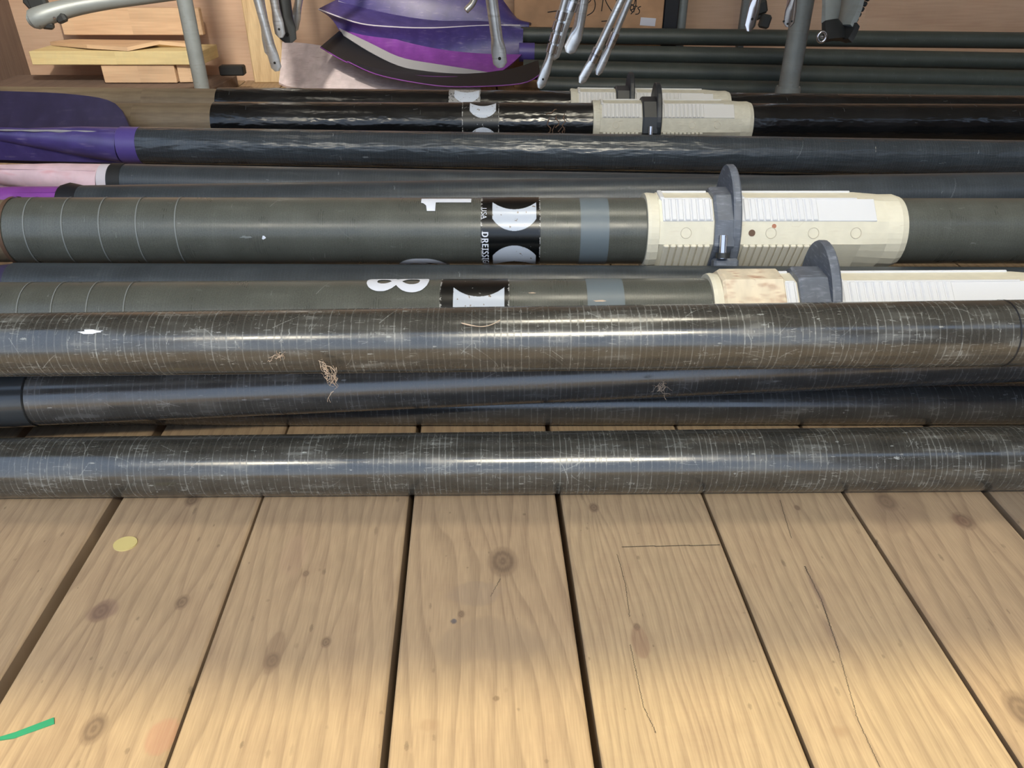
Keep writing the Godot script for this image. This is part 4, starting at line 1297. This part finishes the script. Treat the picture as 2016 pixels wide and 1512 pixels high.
func build_rack() -> void:
	# two upright steel posts carrying the loft, a rail between them with rigger tubes hung on it
	var pa := Vector3(-0.5726, 0.1164, -1.7275)
	var pb := Vector3(0.6552, 0.1164, -1.6721)
	var t := thing("rack_post", "thin grey steel post standing left of the pine stud", "post", Vector3(pa.x, 0, pa.z))
	var mb := MB.new()
	mb.tube([Vector3.ZERO, Vector3(0, 1.9, 0)], [0.0152], 28, Vector3(0, 0, 1))
	add("pole", mb, M.steel, t)
	mb = MB.new()
	mb.tube([Vector3.ZERO, Vector3(0, 0.004, 0)], [0.04], 24, Vector3(0, 0, 1))
	add("base_plate", mb, M.steel, t)
	t = thing("rack_post", "thick grey steel post with a bolted foot collar behind the black oars", "post", Vector3(pb.x, 0, pb.z))
	mb = MB.new()
	mb.tube([Vector3.ZERO, Vector3(0, 1.9, 0)], [0.0205], 32, Vector3(0, 0, 1))
	add("pole", mb, M.steel, t)
	var ct := Vector3(0.6473, 0.0965, -1.6603)
	mb = MB.new()
	mb.tube([Vector3.ZERO, Vector3(0, ct.y - 0.004, 0), Vector3(0, ct.y, 0)], [0.0258, 0.0258, 0.024], 32, Vector3(0, 0, 1))
	var fc := add("foot_collar", mb, M.steel, t)
	mb = MB.new()
	mb.tube([Vector3(0.010, ct.y - 0.017, 0.020), Vector3(0.0125, ct.y - 0.017, 0.0245)], [0.0055], 16)
	add("set_screw", mb, M.hole, fc)
	var ry := 0.62
	var rl := MB.new()
	rl.tube([Vector3(pa.x, ry, pa.z), Vector3(pb.x + 0.9, ry, pb.z - 0.02)], [0.014], 20, Vector3.UP)
	tag(add("hanging_rail", rl, M.steel), "level steel rail joining the two grey posts", "rail")

	# bent arm at the upper left with its dark clamp
	t = thing("tube_bracket", "bent grey steel tube with dark clamp at the upper left corner", "bracket", Vector3(-0.8519, 0.2307, -1.6925))
	var inv := t.transform.affine_inverse()
	mb = MB.new()
	var arm := []
	for p in spline([Vector3(-0.8599, 0.2273, -1.6908), Vector3(-0.8459, 0.2324, -1.6932), Vector3(-0.8194, 0.2406, -1.7088), Vector3(-0.7795, 0.2489, -1.7354), Vector3(-0.7178, 0.2565, -1.7607), Vector3(-0.6376, 0.2644, -1.7971), Vector3(-0.5683, 0.2718, -1.8218)], 20):
		arm.append(inv * p)
	mb.tube(arm, [0.010, 0.0185, 0.0190, 0.0190, 0.0188, 0.0185, 0.018, 0.0175, 0.017, 0.0165, 0.016, 0.0155, 0.015], 24)
	add("tube", mb, M.steel, t)
	var ar := add("rounded_end", _ball(inv * Vector3(-0.8509, 0.2298, -1.6919), 0.0188), M.steel, t)
	for e in [[Vector3(-0.8651, 0.2549, -1.743), Vector3(0.035, 0.03, 0.02), 0.2], [Vector3(-0.8823, 0.2532, -1.7427), Vector3(0.016, 0.022, 0.016), 0.6], [Vector3(-0.8359, 0.2176, -1.6955), Vector3(0.022, 0.014, 0.016), -0.1], [Vector3(-0.8087, 0.2295, -1.7016), Vector3(0.020, 0.017, 0.016), 0.35]]:
		var kb := MB.new()
		kb.box(inv * e[0], e[1], Basis(Vector3(0, 0, 1), e[2]), 0.004)
		add("clamp", kb, M.dark_metal, t)
	add("screw", _ball(inv * Vector3(-0.8145, 0.2321, -1.6858), 0.0028), M.chrome, t)

	# riggers hung from the rail: dull tubes in front of the stud
	var r := thing("rigger", "bundle of dull grey rigger tubes hanging in front of the pine stud", "rigger", Vector3(-0.416, 0.1586, -1.7695))
	strut(r, Vector3(-0.4057, 0.1289, -1.7041), Vector3(-0.4226, 0.2601, -1.7041), 0.0090, M.alloy, 0.62)
	strut(r, Vector3(-0.4169, 0.1572, -1.7101), Vector3(-0.4202, 0.2596, -1.7101), 0.0086, M.alloy, 0.6)
	strut(r, Vector3(-0.4068, 0.1824, -1.7836), Vector3(-0.4104, 0.2721, -1.7836), 0.0090, M.alloy, 0.55)
	strut(r, Vector3(-0.4007, 0.1676, -1.8212), Vector3(-0.3981, 0.2694, -1.8212), 0.0150, M.dark_metal, 0.55)
	strut(r, Vector3(-0.3997, 0.1831, -1.8774), Vector3(-0.3714, 0.2652, -1.8774), 0.0086, M.alloy, 0.55, Vector3.ZERO, false)
	# bright single stay
	r = thing("rigger", "bright silver rigger stay hanging over the purple blades", "rigger", Vector3(0.0462, 0.1676, -1.555))
	strut(r, Vector3(0.0488, 0.1569, -1.5484), Vector3(0.0332, 0.2713, -1.5484), 0.0110, M.alloy, 0.62)
	var hk := MB.new()
	inv = r.transform.affine_inverse()
	var hp := []
	for p in spline([Vector3(-0.0147, 0.2486, -1.607), Vector3(-0.0108, 0.2519, -1.6088), Vector3(-0.0009, 0.2617, -1.6144), Vector3(0.0044, 0.2821, -1.6266), Vector3(0.0086, 0.364, -1.6762)], 14):
		hp.append(inv * p)
	hk.tube(hp, [0.004, 0.0065, 0.0055, 0.006, 0.006], 12, Vector3(0, 0, 1))
	add("hook", hk, M.alloy, r)
	# three stays with an adjusting rod
	r = thing("rigger", "three silver stays, one with a row of adjusting nuts, left of the crossing rods", "rigger", Vector3(0.1333, 0.1307, -1.5286))
	strut(r, Vector3(0.1219, 0.1299, -1.4935), Vector3(0.1609, 0.2754, -1.4935), 0.0073, M.alloy, 0.60, Vector3(-0.004, 0, 0.004))
	nuts(r, Vector3(0.1215, 0.1308, -1.4882), Vector3(0.1603, 0.2758, -1.4882), 0.0105, [0.062, 0.080, 0.100, 0.118])
	strut(r, Vector3(0.1408, 0.1779, -1.4984), Vector3(0.1845, 0.2987, -1.4985), 0.0090, M.alloy, 0.58)
	nuts(r, Vector3(0.1408, 0.1779, -1.4984), Vector3(0.1845, 0.2987, -1.4985), 0.0130, [0.086, 0.104])
	strut(r, Vector3(0.191, 0.1728, -1.5867), Vector3(0.2071, 0.2844, -1.5868), 0.0103, M.alloy, 0.58, Vector3(-0.012, 0.004, 0.006), false)
	# crossing rods
	r = thing("rigger", "pair of slim slanting silver rods in front of the cardboard box", "rigger", Vector3(0.2054, 0.143, -1.5328))
	strut(r, Vector3(0.1971, 0.1379, -1.495), Vector3(0.2635, 0.2829, -1.495), 0.0069, M.alloy, 0.62, Vector3(-0.004, 0, 0.004), false)
	nuts(r, Vector3(0.1971, 0.1379, -1.495), Vector3(0.2635, 0.2829, -1.495), 0.0095, [0.040, 0.050])
	strut(r, Vector3(0.2328, 0.1437, -1.5437), Vector3(0.286, 0.279, -1.5438), 0.0062, M.alloy, 0.60, Vector3(-0.002, 0, 0.004), false)
	nuts(r, Vector3(0.2328, 0.1437, -1.5437), Vector3(0.286, 0.279, -1.5438), 0.009, [0.052, 0.064])
	# right-hand hardware
	r = thing("rigger", "looped steel stay with a dark clamp left of the thick post", "rigger", Vector3(0.5394, 0.2188, -1.6224))
	strut(r, Vector3(0.5381, 0.2095, -1.6168), Vector3(0.5407, 0.2724, -1.6168), 0.0090, M.chrome, 0.55, Vector3(-0.004, 0, 0.004), true, 0.04)
	for e in [[Vector3(0.5702, 0.2463, -1.6729), Vector3(0.024, 0.026, 0.02), 0.3], [Vector3(0.5786, 0.2221, -1.6578), Vector3(0.020, 0.026, 0.018), -0.2], [Vector3(0.5665, 0.2331, -1.6768), Vector3(0.016, 0.020, 0.02), 0.5]]:
		var kb := MB.new()
		kb.box(r.transform.affine_inverse() * e[0], e[1], Basis(Vector3(0, 0, 1), e[2]), 0.004)
		add("clamp", kb, M.dark_metal, r)
	r = thing("rigger", "shiny stay with a drilled flat end touching the thick post", "rigger", Vector3(0.5702, 0.2388, -1.5161))
	strut(r, Vector3(0.5717, 0.2285, -1.5098), Vector3(0.5711, 0.2807, -1.5098), 0.0085, M.chrome, 0.50, Vector3.ZERO, false, 0.026)
	for e in [Vector3(0.5608, 0.238, -1.5078), Vector3(0.5681, 0.2341, -1.5051), Vector3(0.5755, 0.238, -1.5072)]:
		add("bolt_hole", _ball(r.transform.affine_inverse() * e, 0.0018), M.hole, r)
	# foot plates: grey fairings with black heels
	r = thing("foot_plate", "pair of grey and black moulded foot plates with a steel ring right of the post", "foot plate", Vector3(0.6713, 0.223, -1.5019))
	inv = r.transform.affine_inverse()
	for e in [[[Vector3(0.6376, 0.3415, -1.5755), Vector3(0.6375, 0.2704, -1.5323), Vector3(0.6357, 0.2364, -1.5117)], [Vector3(0.6767, 0.3407, -1.5967), Vector3(0.6729, 0.2685, -1.553), Vector3(0.6668, 0.2335, -1.5378)], M.steel], [[Vector3(0.6366, 0.2364, -1.5116), Vector3(0.6362, 0.223, -1.5035), Vector3(0.6413, 0.2072, -1.4936)], [Vector3(0.6705, 0.2335, -1.5376), Vector3(0.6833, 0.2198, -1.5287), Vector3(0.6966, 0.2014, -1.5228)], M.rubber], [[Vector3(0.6958, 0.339, -1.6416), Vector3(0.6957, 0.2648, -1.5965), Vector3(0.6907, 0.222, -1.5707)], [Vector3(0.7171, 0.3415, -1.5719), Vector3(0.7077, 0.2704, -1.5291), Vector3(0.6881, 0.2293, -1.505)], M.steel], [[Vector3(0.6864, 0.2242, -1.5664), Vector3(0.688, 0.2127, -1.5593), Vector3(0.6896, 0.1996, -1.5513)], [Vector3(0.6993, 0.2325, -1.5064), Vector3(0.6935, 0.2214, -1.4999), Vector3(0.6838, 0.2072, -1.4917)], M.rubber]]:
		var fa := []
		var fb := []
		for p in spline(e[0], 8):
			fa.append(inv * p)
		for p in spline(e[1], 8):
			fb.append(inv * p)
		var pm := MB.new()
		pm.plate(fa, fb, 0.012, 0.006, 8)
		add("heel" if e[2] == M.rubber else "plate", pm, e[2], r)
	mb = MB.new()
	var rc := inv * Vector3(0.6246, 0.215, -1.4792)
	var rp := []
	for k in 25:
		rp.append(rc + Vector3(0.0075 * cos(TAU * k / 24.0), 0.0085 * sin(TAU * k / 24.0), 0))
	mb.tube(rp, [0.0024], 10, Vector3(0, 0, 1), 1.0, 0.0, false)
	add("ring", mb, M.chrome, r, "bright steel ring")
	add("ring_pin", _ball(rc, 0.003), M.chrome, r)
	mb = MB.new()
	for k in 6:
		mb.box(inv * Vector3(0.7408, 0.249, -1.5966) + Vector3(0.0035 * (k - 3.0), 0.009 * (k - 3.0), 0), Vector3(0.009, 0.0085, 0.010), Basis(Vector3(0, 0, 1), -0.4), 0.002)
	add("toothed_strap", mb, M.collar_dark, r)

func _ball(at: Vector3, r: float) -> MB:
	var mb := MB.new()
	var pts := []
	var rad := []
	for i in 9:
		var a := PI * i / 8.0
		pts.append(at + Vector3(-r * cos(a), 0, 0))
		rad.append(maxf(r * sin(a), 0.00005))
	mb.tube(pts, rad, 16)
	return mb

func build_scraps() -> void:
	# offcuts stacked against the wall, left of the stud
	var b := func(l: Vector3, rr: Vector3, y0: float, y1: float, deep: float) -> Array:
		var c := (l + rr) * 0.5
		return [Vector3(c.x, (y0 + y1) * 0.5, c.z - deep * 0.5), Vector3((rr - l).length(), y1 - y0, deep), Basis(Vector3.UP, atan2(-(rr.z - l.z), rr.x - l.x))]
	var items := [
		["wood_block", "small pale square-cut block under the left half of the yellow board", "block", Vector3(-0.9567, 0.0535, -2.1517), Vector3(-0.7699, 0.0535, -2.1433), 0.032, 0.0755, 0.06, M.pine_pale],
		["wood_block", "small pale block under the yellow board, close by the thin post", "block", Vector3(-0.7679, 0.0527, -2.1485), Vector3(-0.7133, 0.0518, -2.1514), 0.032, 0.0755, 0.06, M.pine_pale],
		["board", "yellow-edged pine board resting on two blocks left of the stud", "board", Vector3(-1.1256, 0.0921, -2.1535), Vector3(-0.6921, 0.0921, -2.134), 0.0765, 0.1085, 0.13, M.pine_yellow],
		["board", "plain pale board on edge above the yellow board", "board", Vector3(-1.0934, 0.135, -2.2894), Vector3(-0.7215, 0.1327, -2.2712), 0.130, 0.195, 0.02, M.pine_pale],
		["board", "long dark sawn board on the floor below the offcuts", "board", Vector3(-1.268, 0.0405, -2.0993), Vector3(-0.6568, 0.0383, -2.0703), 0.0, 0.030, 0.20, M.sawn_dark],
	]
	for e in items:
		var q: Array = b.call(e[3], e[4], e[5], e[6], e[7])
		var mb := MB.new()
		mb.box(Vector3.ZERO, q[1], Basis(), 0.0015)
		var o := tag(add(e[0], mb, e[8]), e[1], e[2])
		o.transform = Transform3D(q[2], q[0])
	var sp := MB.new()
	sp.prism([Vector3(-1.1195, 0.1181, -2.2569), Vector3(-1.0788, 0.1198, -2.2912), Vector3(-0.7635, 0.1163, -2.2749), Vector3(-0.7415, 0.1178, -2.2045), Vector3(-0.8164, 0.1259, -2.2011), Vector3(-0.8756, 0.1186, -2.1408), Vector3(-0.9879, 0.1212, -2.1709)], Vector3(0, -0.009, 0))
	tag(add("board", sp, M.pine_pale), "thin split board with a broken edge lying on the yellow board", "board")
	var ds := MB.new()
	var dc := Vector3(-0.6296, 0.0591, -2.1637)
	ds.box(Vector3.ZERO, Vector3(0.062, 0.024, 0.03), Basis(), 0.003)
	var dko := tag(add("rubber_block", ds, M.rubber), "small black block beside the foot of the pine stud", "block")
	dko.position = dc
	# cardboard box behind the stack, hand lettered
	var f0 := Vector3(0.105, 0.1807, -2.208)
	var f1 := Vector3(0.4936, 0.1807, -2.1905)
	var ex := (f1 - f0).normalized()
	var ez := ex.cross(Vector3.UP).normalized()
	var t := thing("cardboard_box", "brown cardboard box with black handwriting behind the oar stack", "box", Vector3(f0.x, 0, f0.z), Basis(ex, Vector3.UP, ez))
	var w := (f1 - f0).length()
	var cb := MB.new()
	cb.box(Vector3(w * 0.5, 0.15, -0.05), Vector3(w, 0.30, 0.10), Basis(), 0.002)
	add("carton", cb, M.card, t)
	var inv := t.transform.affine_inverse()
	var strokes := [
		[Vector3(0.1921, 0.1878, -2.2049), Vector3(0.2213, 0.1912, -2.2057), Vector3(0.2582, 0.1923, -2.2047)],
		[Vector3(0.2456, 0.2126, -2.2176), Vector3(0.254, 0.2307, -2.2282), Vector3(0.2631, 0.2239, -2.2237), Vector3(0.2652, 0.2058, -2.2126)],
		[Vector3(0.3041, 0.2284, -2.2246), Vector3(0.291, 0.2307, -2.2265), Vector3(0.2853, 0.2171, -2.2186), Vector3(0.2956, 0.2081, -2.2126), Vector3(0.3079, 0.2216, -2.2203)],
		[Vector3(0.3068, 0.2307, -2.2258), Vector3(0.3154, 0.2081, -2.2117), Vector3(0.311, 0.19, -2.2009), Vector3(0.2948, 0.1799, -2.1955)],
		[Vector3(0.3321, 0.19, -2.2), Vector3(0.3388, 0.2442, -2.2326)],
		[Vector3(0.3388, 0.2442, -2.2326), Vector3(0.3598, 0.2374, -2.2276), Vector3(0.3408, 0.2194, -2.2174), Vector3(0.3585, 0.19, -2.1988)],
		[Vector3(0.3692, 0.1945, -2.201), Vector3(0.3698, 0.2194, -2.2161)],
		[Vector3(0.4148, 0.2216, -2.2155), Vector3(0.404, 0.2126, -2.2105), Vector3(0.4143, 0.2036, -2.2045), Vector3(0.42, 0.2216, -2.2152), Vector3(0.4194, 0.1968, -2.2001), Vector3(0.4084, 0.1832, -2.1924)],
		[Vector3(0.406, 0.1923, -2.198), Vector3(0.4154, 0.1968, -2.2003), Vector3(0.4117, 0.2058, -2.206), Vector3(0.4062, 0.1968, -2.2007), Vector3(0.4138, 0.1866, -2.1942)],
		[Vector3(0.4165, 0.1878, -2.1948), Vector3(0.4168, 0.2013, -2.203), Vector3(0.4248, 0.2013, -2.2026)],
		[Vector3(0.434, 0.2013, -2.2022), Vector3(0.426, 0.1979, -2.2005), Vector3(0.4311, 0.1912, -2.1962), Vector3(0.4283, 0.1844, -2.1922), Vector3(0.4203, 0.1832, -2.1919)],
		[Vector3(0.3327, 0.1663, -2.1855), Vector3(0.3486, 0.1674, -2.1855)],
	]
	for sk in strokes:
		var q := []
		for p in spline(sk, 14):
			var l: Vector3 = inv * p
			q.append(Vector3(l.x, l.y, 0.0003))
		var ib := MB.new()
		ib.tube(q, [Vector2(0.0004, 0.0014)], 6, Vector3(0, 0, 1))
		add("pen_stroke", ib, M.ink, t)
	var lb := MB.new()
	var lc := inv * Vector3(0.4541, 0.1652, -2.1793)
	lb.box(Vector3(lc.x, lc.y, 0.0008), Vector3(0.040, 0.019, 0.0008), Basis(Vector3(0, 0, 1), -0.06), 0.0002)
	add("label_sticker", lb, M.paper, t, "small white sticker")
	# dark uprights right of the box
	var dp := MB.new()
	var u0 := Vector3(0.5166, 0.1892, -2.2263)
	dp.box(Vector3.ZERO, Vector3(0.040, 1.89, 0.05), Basis(), 0.003)
	var od := tag(add("channel_post", dp, M.carbon), "dark square upright just right of the cardboard box", "post")
	od.position = Vector3(u0.x, 0.95, u0.z)
	dp = MB.new()
	var u1 := Vector3(0.5528, 0.1881, -2.2357)
	dp.tube([Vector3.ZERO, Vector3(0, 1.9, 0)], [0.0135], 20, Vector3(0, 0, 1))
	od = tag(add("conduit", dp, M.steel), "narrow grey pipe beside the dark square upright", "pipe")
	od.position = Vector3(u1.x, 0, u1.z)
	dp = MB.new()
	var u2 := Vector3(0.7219, 0.1871, -2.2391)
	dp.box(Vector3.ZERO, Vector3(0.018, 1.9, 0.018), Basis(), 0.002)
	od = tag(add("conduit", dp, M.steel), "slim grey upright strip behind the looped steel stay", "pipe")
	od.position = Vector3(u2.x, 0.95, u2.z)

func build_small() -> void:
	var hb := MB.new()
	var h0 := Vector3(0.0004, 0.1641, -0.463)
	var hq := []
	for p in spline([Vector3(-0.0133, 0.166, -0.4653), Vector3(-0.0075, 0.1649, -0.4641), Vector3(0.0004, 0.1641, -0.463), Vector3(0.0072, 0.1653, -0.4634), Vector3(0.0131, 0.1676, -0.4654)], 16):
		hq.append(p - h0)
	hb.tube(hq, [0.0002, 0.0004, 0.0005, 0.0005, 0.0005, 0.0004, 0.0003], 6, Vector3(0, 0, 1))
	var ho := tag(add("bristle", hb, M.fluff), "thin curved pale bristle lying on the upper scratched shaft", "bristle")
	ho.position = h0
	# dried wisps caught on the shafts
	var rng := RandomNumberGenerator.new()
	rng.seed = 5
	var spots := [
		["clump of dried cobweb hanging between the two middle scratched shafts", [Vector3(-0.108, 0.1455, -0.4557), Vector3(-0.1031, 0.1408, -0.4514), Vector3(-0.101, 0.1332, -0.4514), Vector3(-0.1024, 0.1206, -0.4555)], 0.0026, 26],
		["small star of dry fluff on the scratched shaft left of the cobweb clump", [Vector3(-0.1469, 0.1419, -0.4611), Vector3(-0.1388, 0.1463, -0.4599), Vector3(-0.1326, 0.1494, -0.4603)], 0.0012, 8],
		["little pale tuft of fluff on the slanting shaft right of centre", [Vector3(0.1425, 0.0786, -0.5302), Vector3(0.1443, 0.0763, -0.5275), Vector3(0.145, 0.0721, -0.5249)], 0.0028, 12],
	]
	for e in spots:
		var base: Vector3 = e[1][1]
		var mb := MB.new()
		var main := spline(e[1], 16)
		for k in int(e[3] * 0.9):
			var a0 := rng.randi_range(0, 9)
			var q := []
			var off: Vector3 = Vector3(rng.randf_range(-1, 1), rng.randf_range(-1, 1), rng.randf_range(0.0, 0.5)) * e[2] * 1.5
			for s in rng.randi_range(4, 7):
				var wob: Vector3 = Vector3(rng.randf_range(-1, 1), rng.randf_range(-1, 1), rng.randf_range(-0.2, 0.4)) * e[2] * 0.75
				q.append(main[mini(a0 + s, 15)] - base + off * sin(PI * (a0 + s) / 15.0) + wob)
			mb.tube(q, [0.00010, 0.00022, 0.00026, 0.00018, 0.0001], 5, Vector3(0.3, 0.2, 1))
		for k in 5:
			var p: Vector3 = main[rng.randi_range(8, 15)] - base
			var q := [p]
			var d := Vector3(rng.randf_range(-1, 1), rng.randf_range(-1, 0.4), 0.1).normalized()
			for s in 5:
				p += d * e[2] * 0.8
				d = (d + Vector3(rng.randf_range(-1, 1), rng.randf_range(-1, 1), 0.0) * 0.8).normalized()
				q.append(p)
			mb.tube(q, [0.00011], 5, Vector3(0.3, 0.2, 1))
		var o := tag(add("cobweb_tuft", mb, M.fluff), e[0], "cobweb")
		o.position = base
